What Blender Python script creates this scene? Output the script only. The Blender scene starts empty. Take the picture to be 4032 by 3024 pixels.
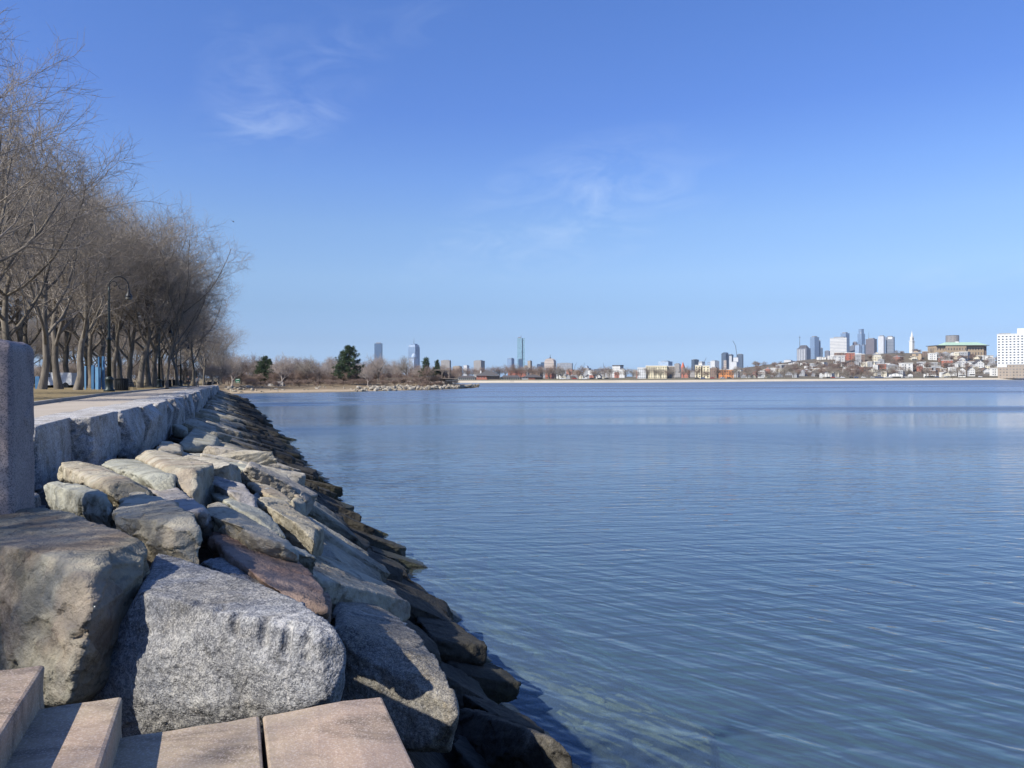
import bpy, bmesh, math, random
import numpy as np
from mathutils import Vector, Matrix
PI = math.pi
sc = bpy.context.scene
C = sc.collection
H = 5.8            # eye height above the water
F = 2950.0         # focal length in photograph pixels
CX, CY, V0, ROLL = 2016.0, 1512.0, 1483.0, 0.0034
rng = np.random.default_rng(7)
random.seed(7)

# ---------------------------------------------------------------- layout helpers
def lev(u, v):
    return u - (v - CY) * ROLL, v + (u - CX) * ROLL
def atY(u, v, Y):
    u, v = lev(u, v)
    return Vector(((u - CX) / F * Y, Y, H - (v - V0) / F * Y))
def atd(u, v, d):
    u2, v2 = lev(u, v)
    return atY(u, v, F * d / (v2 - V0))
DN = Vector((0.935, 0.354, 0))      # toward the water
DS = Vector((-0.354, 0.935, 0))     # along the seawall
def ns(n, s, z=0.0):
    return Vector((DN.x * n + DS.x * s, DN.y * n + DS.y * s, z))
def sm(a, b, x):
    t = min(1, max(0, (x - a) / (b - a)))
    return t * t * (3 - 2 * t)
NEARP = [(-6, 1.0), (-3, 1.05), (-1.6, 1.2), (0, 1.45), (.9, 2.0), (1.9, 3.0), (2.8, 3.9), (5.25, 5.8), (7.5, 7.0), (14, 9.9)]
def prof(n):
    for (a, da), (b, db) in zip(NEARP, NEARP[1:]):
        if n <= b:
            return da + (db - da) * (n - a) / (b - a)
    return NEARP[-1][1]
def dprom(s):
    return 1.0 + min(1.5, max(0, s - 50) * .006)
def S(n, s):                        # depth of the riprap surface below the eye
    base = dprom(s) + 1.25
    far = base + (5.8 - base) / 7.65 * (n + 2.4)
    if n > 5.25: far = 5.8 + .464 * (n - 5.25)
    if n > 9: far = 7.54 + (n - 9) * .3
    w = sm(6, 26 + 16 * sm(-2.2, 1, n), s)
    return prof(n) * (1 - w) + far * w
def onS(u, v, k=0.0):               # where the sight line meets the riprap
    u2, v2 = lev(u, v)
    a, b = (u2 - CX) / F, (v2 - V0) / F
    lo, Y = 0.5, 0.5
    while Y < 400:
        x = a * Y
        n, s = x * .935 + Y * .354, -x * .354 + Y * .935
        if b * Y > S(n, s) - k:
            break
        lo = Y
        Y *= 1.01
    for _ in range(30):
        m = (lo + Y) / 2
        x = a * m
        if b * m > S(x * .935 + m * .354, -x * .354 + m * .935) - k: Y = m
        else: lo = m
    return Vector((a * Y, Y, H - b * Y))

# ---------------------------------------------------------------- numpy noise
_perm = np.random.default_rng(3).permutation(512)
_perm = np.concatenate([_perm, _perm, _perm])
_gr = np.random.default_rng(4).normal(size=(512, 3)); _gr /= np.linalg.norm(_gr, axis=1)[:, None]
def perlin(p):
    p = np.asarray(p, float)
    i = np.floor(p).astype(int); f = p - i
    i &= 255
    w = f * f * f * (f * (f * 6 - 15) + 10)
    out = 0
    for dx in (0, 1):
        for dy in (0, 1):
            for dz in (0, 1):
                h = _perm[_perm[_perm[(i[:, 0] + dx) & 255] + ((i[:, 1] + dy) & 255)] % 512 + ((i[:, 2] + dz) & 255)] % 512
                g = _gr[h]
                d = (f - (dx, dy, dz))
                wx = w[:, 0] if dx else 1 - w[:, 0]
                wy = w[:, 1] if dy else 1 - w[:, 1]
                wz = w[:, 2] if dz else 1 - w[:, 2]
                out = out + (g * d).sum(1) * wx * wy * wz
    return out
def fbm(p, o=4, l=2.1, g=.5):
    a, r = 1.0, 0
    p = np.asarray(p, float)
    for _ in range(o):
        r = r + a * perlin(p); p = p * l + 17.3; a *= g
    return r

def facets(p, seed=0):
    """piecewise planar fracture relief: every cell of a jittered lattice gets its own tilted plane"""
    p = np.asarray(p, float) + seed * 3.17
    b = np.floor(p).astype(int); best = np.full(len(p), 9e9); out = np.zeros(len(p))
    for dx in (-1, 0, 1):
        for dy in (-1, 0, 1):
            for dz in (-1, 0, 1):
                c = b + (dx, dy, dz); h = _perm[_perm[_perm[c[:, 0] & 255] + (c[:, 1] & 255)] % 512 + (c[:, 2] & 255)] % 512
                ctr = c + .5 + _gr[h] * .55; q = p - ctr; d2 = (q * q).sum(1)
                m = d2 < best
                out = np.where(m, (q * _gr[(h + 91) % 512]).sum(1) + .35 * _gr[(h + 37) % 512][:, 0], out); best = np.where(m, d2, best)
    return out

# ---------------------------------------------------------------- objects
def tag(o, label=None, cat=None, group=None, kind=None):
    if label: o['label'] = label
    if cat: o['category'] = cat
    if group: o['group'] = group
    if kind: o['kind'] = kind
    return o
def link(name, me, mat=None, parent=None):
    o = bpy.data.objects.new(name, me); C.objects.link(o)
    if me is not None and mat is not None and not me.materials:
        for m in (mat if isinstance(mat, (list, tuple)) else [mat]): me.materials.append(m)
    if parent is not None: o.parent = parent
    return o
def empty(name, loc, rz=0.0, label=None, cat=None, group=None):
    o = bpy.data.objects.new(name, None); C.objects.link(o)
    o.location = loc; o.rotation_euler.z = rz; o.empty_display_size = .1
    return tag(o, label, cat, group)
def dup(o, loc=None, rz=None, scale=None, label=None, group=None, parent=None):
    c = o.copy(); C.objects.link(c)
    if parent is not None: c.parent = parent
    if loc is not None: c.location = loc
    if rz is not None: c.rotation_euler.z = rz
    if scale is not None: c.scale = scale if hasattr(scale, '__len__') else (scale,) * 3
    if label: c['label'] = label
    if group: c['group'] = group
    for ch in KIDS.get(o.name, ()):
        dup(ch, parent=c)
    return c
KIDS = {}
def kid(parent, o):
    o.parent = parent
    KIDS.setdefault(parent.name, []).append(o)
    return o
def mesh_np(name, V, Fc, smooth=True):
    me = bpy.data.meshes.new(name)
    V = np.asarray(V, np.float32)
    Fc = np.asarray(Fc, np.int32)
    k = Fc.shape[1]
    me.vertices.add(len(V)); me.vertices.foreach_set('co', V.ravel())
    me.loops.add(Fc.size); me.loops.foreach_set('vertex_index', Fc.ravel())
    me.polygons.add(len(Fc)); me.polygons.foreach_set('loop_start', np.arange(0, Fc.size, k, dtype=np.int32))
    me.polygons.foreach_set('loop_total', np.full(len(Fc), k, np.int32))
    me.polygons.foreach_set('use_smooth', np.full(len(Fc), smooth))
    me.update(calc_edges=True)
    return me
class MB:
    def __init__(s): s.v = []; s.f = []
    def add(s, vs, fs):
        o = len(s.v); s.v += [tuple(x) for x in vs]; s.f += [tuple(i + o for i in f) for f in fs]; return s
    def box(s, x0, x1, y0, y1, z0, z1):
        return s.add([(x0, y0, z0), (x1, y0, z0), (x1, y1, z0), (x0, y1, z0), (x0, y0, z1), (x1, y0, z1), (x1, y1, z1), (x0, y1, z1)],
                     [(3, 2, 1, 0), (4, 5, 6, 7), (0, 1, 5, 4), (1, 2, 6, 5), (2, 3, 7, 6), (3, 0, 4, 7)])
    def tube(s, pts, rad, k=8, cap=True):
        pts = [Vector(p) for p in pts]; n = len(pts)
        if not hasattr(rad, '__len__'): rad = [rad] * n
        o = len(s.v); prev = None
        for i, p in enumerate(pts):
            t = (pts[min(i + 1, n - 1)] - pts[max(i - 1, 0)]).normalized()
            a = prev if prev is not None else (Vector((1, 0, 0)) if abs(t.x) < .9 else Vector((0, 1, 0)))
            a = (a - t * a.dot(t)).normalized(); prev = a; b = t.cross(a)
            for j in range(k):
                q = 2 * PI * j / k
                s.v.append(tuple(p + (a * math.cos(q) + b * math.sin(q)) * rad[i]))
        for i in range(n - 1):
            for j in range(k):
                s.f.append((o + i * k + j, o + i * k + (j + 1) % k, o + (i + 1) * k + (j + 1) % k, o + (i + 1) * k + j))
        if cap:
            s.f.append(tuple(o + j for j in reversed(range(k)))); s.f.append(tuple(o + (n - 1) * k + j for j in range(k)))
        return s
    def lathe(s, prof, x=0, y=0, k=12):
        return s.tube([(x, y, z) for r, z in prof], [r for r, z in prof], k)
    def prism(s, poly, z0, z1):          # polygon in xy extruded in z
        n = len(poly)
        return s.add([(x, y, z0) for x, y in poly] + [(x, y, z1) for x, y in poly],
                     [tuple(reversed(range(n))), tuple(range(n, 2 * n))] + [(i, (i + 1) % n, n + (i + 1) % n, n + i) for i in range(n)])
    def prismy(s, poly, y0, y1):         # polygon in xz extruded in y
        n = len(poly)
        return s.add([(x, y0, z) for x, z in poly] + [(x, y1, z) for x, z in poly],
                     [tuple(range(n)), tuple(reversed(range(n, 2 * n)))] + [((i + 1) % n, i, n + i, n + (i + 1) % n) for i in range(n)])
    def hip(s, x0, x1, y0, y1, z0, z1, inset=None):
        w = min(x1 - x0, y1 - y0) / 2 if inset is None else inset
        if x1 - x0 >= y1 - y0:
            a, b = (x0 + w, (y0 + y1) / 2, z1), (x1 - w, (y0 + y1) / 2, z1)
            return s.add([(x0, y0, z0), (x1, y0, z0), (x1, y1, z0), (x0, y1, z0), a, b], [(3, 2, 1, 0), (0, 1, 5, 4), (1, 2, 5), (2, 3, 4, 5), (3, 0, 4)])
        a, b = ((x0 + x1) / 2, y0 + w, z1), ((x0 + x1) / 2, y1 - w, z1)
        return s.add([(x0, y0, z0), (x1, y0, z0), (x1, y1, z0), (x0, y1, z0), a, b], [(3, 2, 1, 0), (0, 1, 4), (1, 2, 5, 4), (2, 3, 5), (3, 0, 4, 5)])
    def mesh(s, name, smooth=False):
        me = bpy.data.meshes.new(name); me.from_pydata(s.v, [], s.f); me.update()
        if smooth:
            for p in me.polygons: p.use_smooth = True
        return me
    def build(s, name, mat, parent=None, smooth=False):
        o = link(name, s.mesh(name, smooth), mat, parent)
        if parent is not None: KIDS.setdefault(parent.name, []).append(o)
        return o

# ---------------------------------------------------------------- materials
MAT = {}
class NT:
    def __init__(s, name):
        m = bpy.data.materials.new(name); m.use_nodes = True
        s.m = m; s.t = m.node_tree; s.t.nodes.clear(); MAT[name] = m
    def n(s, typ, props=None, **ins):
        x = s.t.nodes.new(typ)
        for k, v in (props or {}).items(): setattr(x, k, v)
        for k, v in ins.items():
            k2 = int(k[1:]) if k[0] == '_' else k.replace('_', ' ')
            s.set(x.inputs[k2], v)
        return x
    def set(s, i, v):
        if hasattr(v, 'outputs'): v = v.outputs[0]
        if isinstance(v, bpy.types.NodeSocket): s.t.links.new(v, i)
        elif isinstance(v, tuple) and len(v) == 3 and i.type == 'RGBA': i.default_value = (*v, 1)
        else: i.default_value = v
    def math(s, op, a, b=0.0, c=None):
        x = s.n('ShaderNodeMath', {'operation': op}); s.set(x.inputs[0], a); s.set(x.inputs[1], b)
        if c is not None: s.set(x.inputs[2], c)
        return x
    def mix(s, f, a, b, mode='MIX'):
        x = s.n('ShaderNodeMix', {'data_type': 'RGBA', 'blend_type': mode})
        s.set(x.inputs[0], f); s.set(x.inputs[6], a); s.set(x.inputs[7], b)
        return x.outputs[2]
    def ramp(s, f, *stops):
        x = s.n('ShaderNodeValToRGB'); e = x.color_ramp.elements
        while len(e) < len(stops): e.new(.5)
        for q, (p, c) in zip(e, stops):
            q.position = p; q.color = (*c, 1) if hasattr(c, '__len__') else (c, c, c, 1)
        s.set(x.inputs[0], f)
        return x.outputs[0]
    def rng(s, v, a, b, c=0.0, d=1.0):
        x = s.n('ShaderNodeMapRange'); x.clamp = True
        for i, q in enumerate((v, a, b, c, d)): s.set(x.inputs[i], q)
        return x.outputs[0]
    def pos(s): return s.n('ShaderNodeNewGeometry').outputs['Position']
    def obj(s): return s.n('ShaderNodeTexCoord').outputs['Object']
    def rand(s): return s.n('ShaderNodeObjectInfo').outputs['Random']
    def scale(s, v, sx, sy, sz, rz=0.0):
        return s.n('ShaderNodeMapping', Vector=v, Scale=(sx, sy, sz), Rotation=(0, 0, rz)).outputs[0]
    def noise(s, v, sc_, det=4.0, rough=.55, dist=0.0):
        return s.n('ShaderNodeTexNoise', Vector=v, Scale=sc_, Detail=det, Roughness=rough, Distortion=dist).outputs[0]
    def bump(s, h, st=.5, d=.05, nrm=None):
        x = s.n('ShaderNodeBump', Height=h, Strength=st, Distance=d)
        if nrm is not None: s.set(x.inputs['Normal'], nrm)
        return x.outputs[0]
    def bsdf(s, col, rough=.8, nrm=None, metal=0.0, spec=.3):
        x = s.n('ShaderNodeBsdfPrincipled', Base_Color=col, Roughness=rough, Metallic=metal)
        s.set(x.inputs['Specular IOR Level'], spec)
        if nrm is not None: s.set(x.inputs['Normal'], nrm)
        return x
    def out(s, sh, disp=None):
        o = s.n('ShaderNodeOutputMaterial'); s.set(o.inputs[0], sh); return s.m
def plain(name, col, rough=.8, metal=0.0, var=.15, nsc=1.5, spec=.3):
    t = NT(name); a = t.noise(t.obj(), nsc, 3)
    c = t.mix(t.rng(a, .3, .7), tuple(x * (1 - var) for x in col), tuple(min(1, x * (1 + var)) for x in col))
    return t.out(t.bsdf(c, rough, None, metal, spec))

def rock_mat(name, cols, speck=0.0, tide=True, rust=0.0):
    t = NT(name); P = t.pos(); r = t.math('FRACT', t.math('ADD', t.rand(), t.n('ShaderNodeNewGeometry').outputs['Random Per Island'])).outputs[0]
    o = t.n('ShaderNodeVectorMath', {'operation': 'ADD'}, _0=P)
    t.set(o.inputs[1], t.n('ShaderNodeCombineXYZ', X=t.math('MULTIPLY', r, 37.0), Y=t.math('MULTIPLY', r, 91.0)).outputs[0])
    o = o.outputs[0]
    base = t.ramp(r, *[(i / max(1, len(cols) - 1), c) for i, c in enumerate(cols)])
    n1 = t.noise(o, 1.1, 5, .6, .6); n2 = t.noise(o, 5.0, 5, .65); n3 = t.noise(o, 28.0, 3, .7)
    st = t.noise(t.scale(o, 2.2, 2.2, 9.0, .4), 1.6, 4, .6, .5)
    c = t.mix(t.rng(n1, .42, .66), base, t.mix(1.0, base, (.66, .62, .55), 'MULTIPLY'))
    c = t.mix(t.rng(n2, .52, .75, 0, .55), c, t.mix(1.0, base, (1.35, 1.28, 1.12), 'MULTIPLY'))
    c = t.mix(t.rng(st, .55, .75, 0, .35), c, t.mix(1.0, base, (.55, .52, .5), 'MULTIPLY'))
    bl = t.noise(o, 2.4, 6, .7, .9)
    c = t.mix(t.rng(bl, .55, .68, 0, .5), c, t.mix(1.0, base, (1.3, 1.28, 1.2), 'MULTIPLY'))
    c = t.mix(t.rng(bl, .45, .36, 0, .7), c, t.mix(1.0, base, (.45, .44, .40), 'MULTIPLY'))
    vo = t.n('ShaderNodeTexVoronoi', {'feature': 'DISTANCE_TO_EDGE'}, Vector=t.n('ShaderNodeVectorMath', {'operation': 'ADD'}, _0=o, _1=t.n('ShaderNodeTexNoise', Vector=o, Scale=3.0, Detail=4.0).outputs[1]).outputs[0], Scale=1.5).outputs[0]
    ck = t.math('MULTIPLY', t.rng(vo, .0, .022, 1, 0), t.rng(n1, .45, .6))
    c = t.mix(t.math('MULTIPLY', ck, .8), c, (.05, .045, .04))
    if rust:
        c = t.mix(t.rng(t.noise(o, .9, 4, .6, .8), .5, .62, 0, rust), c, (.17, .085, .055))
    if speck:
        v = t.n('ShaderNodeTexVoronoi', Vector=o, Scale=120.0).outputs['Color']
        sp = t.n('ShaderNodeSeparateColor', _0=v)
        gm = t.noise(o, 26.0, 4, .75)
        c = t.mix(t.rng(gm, .42, .62), t.mix(1.0, c, (.62, .63, .66), 'MULTIPLY'), t.mix(1.0, c, (1.3, 1.29, 1.26), 'MULTIPLY'))
        c = t.mix(t.rng(sp.outputs[0], .62, .75, 0, speck), c, (.05, .052, .058))
        c = t.mix(t.rng(sp.outputs[1], .72, .85, 0, speck * .7), c, (.52, .5, .47))
        ve = t.n('ShaderNodeTexVoronoi', {'feature': 'DISTANCE_TO_EDGE'}, Vector=t.n('ShaderNodeVectorMath', {'operation': 'ADD'}, _0=t.scale(o, .8, .8, .5, .7), _1=t.n('ShaderNodeTexNoise', Vector=o, Scale=.9, Detail=3.0).outputs[1]).outputs[0], Scale=.55).outputs[0]
        c = t.mix(t.rng(ve, .0, .006, .6, 0), c, (.55, .53, .49))
        c = t.mix(t.rng(t.noise(o, 1.7, 5, .7, .8), .56, .7, 0, .5), c, t.mix(1.0, c, (.72, .62, .48), 'MULTIPLY'))
    else:
        c = t.mix(t.rng(n3, .5, .75, 0, .35), c, t.mix(1.0, base, (.6, .57, .5), 'MULTIPLY'))
    rough = .85
    if tide:
        z = t.n('ShaderNodeSeparateXYZ', Vector=P).outputs[2]
        zz = t.math('ADD', z, t.math('MULTIPLY', t.math('SUBTRACT', n1, .5), 1.5))
        zz = t.math('ADD', zz, t.math('MULTIPLY', t.math('SUBTRACT', n2, .5), .9))
        wet = t.rng(zz, 2.0, 2.85, 1, 0)
        dk = t.mix(t.rng(n2, .4, .7), (.013, .012, .010), (.042, .037, .028))
        c = t.mix(t.math('MULTIPLY', wet, .93), c, dk)
        alg = t.math('MULTIPLY', t.rng(zz, .1, .9, 1, 0), t.rng(n2, .35, .6))
        c = t.mix(t.math('MULTIPLY', alg, .5), c, (.05, .06, .022))
        c = t.mix(t.math('MULTIPLY', t.rng(z, -.35, -.05, 1, 0), .85), c, t.mix(t.rng(n2, .4, .65), (.10, .105, .045), (.21, .20, .10)))
        rough = t.rng(z, .05, .6, .35, .85)
    nb = t.bump(n3, .55, .03, t.bump(n2, .7, .08))
    if speck:
        nb = t.bump(t.noise(o, 70.0, 3, .7), .5, .015, nb)
    return t.out(t.bsdf(c, rough, nb, 0, .25))
TAN = [(.36, .325, .25), (.28, .28, .235), (.40, .365, .29), (.30, .305, .285), (.33, .305, .235), (.38, .36, .315), (.27, .26, .21), (.44, .405, .33), (.31, .285, .245)]
rock_mat('riprap_stone', TAN)
rock_mat('tan_stone', [(.355, .325, .25), (.40, .37, .295)], rust=.28)
rock_mat('brown_stained_stone', [(.27, .255, .20), (.30, .28, .225)], rust=.3)
rock_mat('grey_green_stone', [(.30, .305, .255), (.36, .35, .29)])
rock_mat('granite', [(.29, .295, .30), (.32, .32, .325)], speck=.5)
rock_mat('warm_granite', [(.27, .255, .22), (.30, .28, .24)], speck=.42)
rock_mat('red_stone', [(.23, .165, .135), (.27, .2, .165)], rust=.5)
rock_mat('purple_grey_stone', [(.31, .295, .29), (.34, .32, .30)])
rock_mat('wall_granite', [(.46, .455, .45), (.52, .505, .49), (.42, .425, .43)], speck=.35, tide=False)
rock_mat('pale_rubble', [(.34, .315, .265), (.26, .235, .195), (.40, .37, .32), (.21, .19, .155), (.32, .28, .22)], tide=False)
# ================================================================ stones
def remesh(me, vox, smooth_it=2):
    o = bpy.data.objects.new('tmp', me); C.objects.link(o)
    m = o.modifiers.new('r', 'REMESH'); m.mode = 'VOXEL'; m.voxel_size = vox; m.use_smooth_shade = True
    if smooth_it:
        q = o.modifiers.new('s', 'SMOOTH'); q.iterations = smooth_it; q.factor = .5
    dg = bpy.context.evaluated_depsgraph_get()
    out = bpy.data.meshes.new_from_object(o.evaluated_get(dg))
    bpy.data.objects.remove(o); bpy.data.meshes.remove(me)
    return out
def hull_mesh(pts):
    bm = bmesh.new()
    for p in pts: bm.verts.new(p)
    r = bmesh.ops.convex_hull(bm, input=bm.verts)
    bmesh.ops.delete(bm, geom=[v for v in bm.verts if not v.link_faces], context='VERTS')
    bmesh.ops.recalc_face_normals(bm, faces=bm.faces)
    me = bpy.data.meshes.new('hull'); bm.to_mesh(me); bm.free()
    return me
def chop(me, seed, n=7, depth=.10):
    g = np.random.default_rng(900 + seed); bm = bmesh.new(); bm.from_mesh(me)
    for _ in range(n):
        co = np.array([v.co for v in bm.verts]); ext = np.abs(co).max()
        d = g.normal(size=3) + (0, -.3, .45); d /= np.linalg.norm(d)
        h = co @ d; top = h.max(); k = top - depth * (.35 + .9 * g.random()) * (top - h.min()) * .6
        bmesh.ops.bisect_plane(bm, geom=bm.verts[:] + bm.edges[:] + bm.faces[:], plane_co=Vector(d * k), plane_no=Vector(d), clear_outer=True)
        ed = [e for e in bm.edges if e.is_boundary]
        if ed: bmesh.ops.holes_fill(bm, edges=ed)
    bmesh.ops.recalc_face_normals(bm, faces=bm.faces)
    bm.to_mesh(me); bm.free(); me.update()
    return me
def rough(me, amp, seed, sz, layered=0.0, flat=0.0):
    n = len(me.vertices)
    co = np.empty(n * 3, np.float32); me.vertices.foreach_get('co', co); co = co.reshape(-1, 3).astype(float)
    nr = np.empty(n * 3, np.float32); me.vertices.foreach_get('normal', nr); nr = nr.reshape(-1, 3)
    p = co + seed * 13.7
    a = 1.0 / sz
    w = p + .10 * sz * np.stack([fbm(p * 2.2 * a + k_ * 9, 2) for k_ in range(3)], 1)
    d = facets(w * 1.5 * a, seed) * .75 + facets(w * 4.6 * a, seed + 5) * .38 + fbm(p * 10 * a, 3) * .22
    if layered:
        q = (p[:, 0] * .33 + p[:, 1] * -.12 + p[:, 2] * .94) * 7 * a + fbm(p * 1.5 * a, 2)
        d = d + layered * (np.abs((q % 1) - .5) - .25)
    if flat: d = d * (1 - flat * np.clip((nr[:, 2] - .5) / .3, 0, 1))
    co = co + nr * (d * amp)[:, None]
    me.vertices.foreach_set('co', co.astype(np.float32).ravel()); me.update()
    me.polygons.foreach_set('use_smooth', np.ones(len(me.polygons), bool))
    return me
# the stones close to the steps are set one by one: the corners of each upper face lie on the slope,
# lower front corners hang below an upper corner (third value), and a hidden underside closes the block
Z2 = lambda x, y: (100 + .5425 * x, 1480 + .5425 * y)
Z3 = lambda x, y: (.7377 * x, 1800 + .7377 * y)
Z4 = lambda x, y: (1000 + .7233 * x, 2100 + .7233 * y)
NSTONE = [0]; FOOT = []
def stone(name, label, zf, tops, fronts, mat, k=0.0, T=.6, amp=.05, group='stones set around the foot of the steps', layered=.25, dtop=None, flat=.6, kap=.22, notch=(), cut=(8, .085)):
    NSTONE[0] += 1
    W = []
    for p in tops:
        u, v = zf(p[0], p[1]); kk = k + (p[2] if len(p) > 2 else 0)
        W.append(onS(u, v, kk) if dtop is None else atd(u, v, dtop - (p[2] if len(p) > 2 else 0)))
    if dtop is None and kap:
        nn = [p.x * .935 + p.y * .354 for p in W]; nc = sum(nn) / len(nn)
        W = [onS(*zf(p[0], p[1]), k + (p[2] if len(p) > 2 else 0) + max(-.45, min(.45, kap * (q - nc)))) for p, q in zip(tops, nn)]
    fr = []
    for x, y, i in fronts:
        u, v = zf(x, y); fr.append(atY(u, v, W[i].y * .995 - .01))
    cen = sum(W, Vector()) / len(W)
    ext = max((p - cen).length for p in W)
    allp = list(W) + fr
    for p in W + fr:
        q = cen + (p - cen) * .86 + Vector((0, .12 * ext, 0))
        allp.append(Vector((q.x, max(q.y, p.y * .99), min(p.z - T * .5, cen.z - T) if p in W else p.z - T * .3)))
    dist = cen.y
    FOOT.append([(p.x * .935 + p.y * .354, -p.x * .354 + p.y * .935) for p in W + fr])
    vox = max(.016, .0024 * dist)
    me = rough(remesh(chop(hull_mesh([p - cen for p in allp]), NSTONE[0], *cut), vox, 0), amp, NSTONE[0], min(1.0, max(.5, ext)), layered, flat)
    if notch:                        # drill marks left along the split edge
        n_ = len(me.vertices); co = np.empty(n_ * 3, np.float32); me.vertices.foreach_get('co', co); co = co.reshape(-1, 3)
        for a, b, f in notch:
            P = np.array(W[a].lerp(W[b], f) - cen); dv = co - P; h = np.clip(-dv[:, 2], -.05, .10)
            dd = np.sqrt(dv[:, 0] ** 2 + (dv[:, 1] * .55) ** 2 + (dv[:, 2] + h) ** 2)
            co[:, 1] += .045 * np.clip(1 - dd / .042, 0, 1) ** .7; co[:, 2] -= .03 * np.clip(1 - dd / .042, 0, 1)
        me.vertices.foreach_set('co', co.ravel()); me.update()
    o = link(name, me, MAT[mat]); o.location = cen
    return tag(o, label, 'stone', group)
ST = stone
B = 'boulder'
ST(B, 'big tan boulder with a brown stained face beside the upper step', Z3, [(-160, 320), (0, 322), (208, 266), (330, 285), (560, 365), (797, 443), (775, 490), (560, 596), (130, 445), (-160, 430)], [(365, 1310, 7), (120, 1300, 8), (-160, 1290, 9), (640, 760, 6)], 'brown_stained_stone', dtop=1.12, T=.8, amp=.05)
ST(B, 'huge grey granite boulder with a row of drill notches behind the landing slab', Z3, [(845, 512), (960, 538), (1400, 680), (1640, 798), (1772, 890), (1838, 1015, -.12), (1700, 985, -.06), (1290, 850), (1050, 765), (885, 728), (738, 718)], [(425, 1300, 10), (650, 1500, 9), (1050, 1450, 8), (1390, 1400, 7), (1750, 1330, 6), (1848, 1075, 5)], 'granite', dtop=1.36, T=.7, amp=.028, layered=0, flat=.85, cut=(3, .05), notch=((8, 7, .1), (8, 7, .55), (8, 7, .9), (7, 6, .3), (7, 6, .6), (7, 6, .85)))
ST(B, 'long speckled granite boulder with a dark wet side past the landing slab', Z4, [(448, 315), (505, 312), (640, 388), (760, 440), (905, 565), (1000, 690), (1112, 905), (1118, 945), (980, 880), (800, 760), (620, 640), (520, 600), (425, 480)], [(460, 930, 11), (700, 1010, 9), (830, 1180, 8), (1000, 1110, 7)], 'warm_granite', T=.7, amp=.05, layered=0, kap=.34)
ST(B, 'brown granite boulder sloping into the water at the bottom edge', Z4, [(1112, 948), (1250, 978), (1500, 1060), (1660, 1120), (1860, 1300), (1500, 1240), (1230, 1080)], [(985, 1115, 0), (1060, 1330, 6), (1250, 1420, 6), (1600, 1420, 5)], 'warm_granite', T=.9, amp=.06, layered=0, k=.1, kap=.4)
ST(B, 'narrow dark boulder wedged between two wet ones at the waterline', Z4, [(1122, 868), (1260, 900), (1480, 985), (1612, 1092), (1500, 1060), (1300, 985)], [(1175, 970, 0), (1500, 1100, 4)], 'riprap_stone', T=.5, k=-.05)
ST(B, 'wet boulder streaked with running water at the foot of the slope', Z4, [(1040, 690), (1200, 678), (1340, 725), (1455, 800), (1380, 810), (1200, 770)], [(1085, 770, 0), (1120, 870, 5), (1290, 860, 4), (1440, 870, 3)], 'riprap_stone', T=.5, k=-.05)
ST(B, 'black angular boulder with a pointed end jutting into the water', Z4, [(862, 436), (935, 415), (1000, 448), (1110, 492), (1268, 612), (1130, 575), (1060, 530), (990, 580)], [(885, 530, 0), (985, 650, 7), (1150, 690, 6), (1262, 700, 4)], 'riprap_stone', T=.5, k=.1)
ST(B, 'wet slab behind the black pointed boulder at the waterline', Z4, [(870, 320), (905, 315), (1000, 380), (1045, 445), (960, 425), (890, 375)], [(900, 400, 5)], 'riprap_stone', T=.4)
ST(B, 'long pale tan slab whose lower half is stained dark', Z4, [(130, 85), (190, 70), (300, 98), (430, 135), (560, 225), (700, 275), (868, 388), (760, 372), (600, 350), (450, 300), (320, 235)], [(240, 190, 10), (440, 305, 9), (570, 355, 8), (660, 435, 7), (860, 455, 6)], 'tan_stone', T=.45, layered=.4, k=.05)
ST(B, 'flat rusty red slab lying downhill of the big granite boulder', Z3, [(1062, 302), (1200, 338), (1330, 398), (1490, 485), (1640, 605), (1735, 700), (1735, 755), (1762, 872), (1640, 800), (1430, 680), (1255, 505), (1200, 500), (1112, 380)], [(1215, 560, 11), (1100, 430, 12)], 'red_stone', T=.4, layered=.35, k=.02)
ST(B, 'small grey granite boulder showing behind the huge granite boulder', Z3, [(1068, 552), (1130, 530), (1192, 527), (1262, 572), (1430, 695), (1260, 645)], [(1080, 590, 0)], 'granite', T=.4, k=-.12, layered=0)
ST(B, 'yellowish boulder with a broken slanting front left of the red slab', Z3, [(605, 312), (688, 186), (758, 178), (900, 230), (1050, 318), (1066, 352), (1000, 350), (880, 320), (740, 280), (650, 270)], [(605, 330, 0), (760, 490, 8), (980, 560, 6), (1066, 548, 5)], 'tan_stone', k=.22, T=.6, amp=.06)
ST(B, 'blocky grey boulder with a square face near the granite post', Z3, [(222, 122), (330, 145), (430, 146), (556, 186), (585, 215), (330, 165)], [(262, 245, 0), (328, 275, 5), (430, 300, 2), (600, 335, 4)], 'grey_green_stone', k=.12, T=.5)
ST(B, 'small tan stone wedged beside the blocky grey boulder', Z3, [(556, 182), (610, 185), (668, 202), (664, 225), (600, 215)], [(590, 275, 4), (640, 260, 3)], 'tan_stone', T=.4, k=.02)
ST(B, 'low grey block at the foot of the granite post', Z3, [(-120, 290), (60, 235), (212, 170), (236, 188), (100, 250), (-120, 320)], [(232, 265, 3), (90, 305, 4), (-120, 390, 5)], 'granite', dtop=1.12, T=.4, layered=0)
ST(B, 'broad tan slab with a dark shaded end under the seawall', Z2, [(236, 640), (335, 612), (540, 655), (700, 730), (812, 775), (826, 826), (640, 775), (470, 690)], [(240, 740, 0), (420, 800, 7), (560, 830, 6), (740, 860, 5)], 'tan_stone', k=.15, T=.5)
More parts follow.
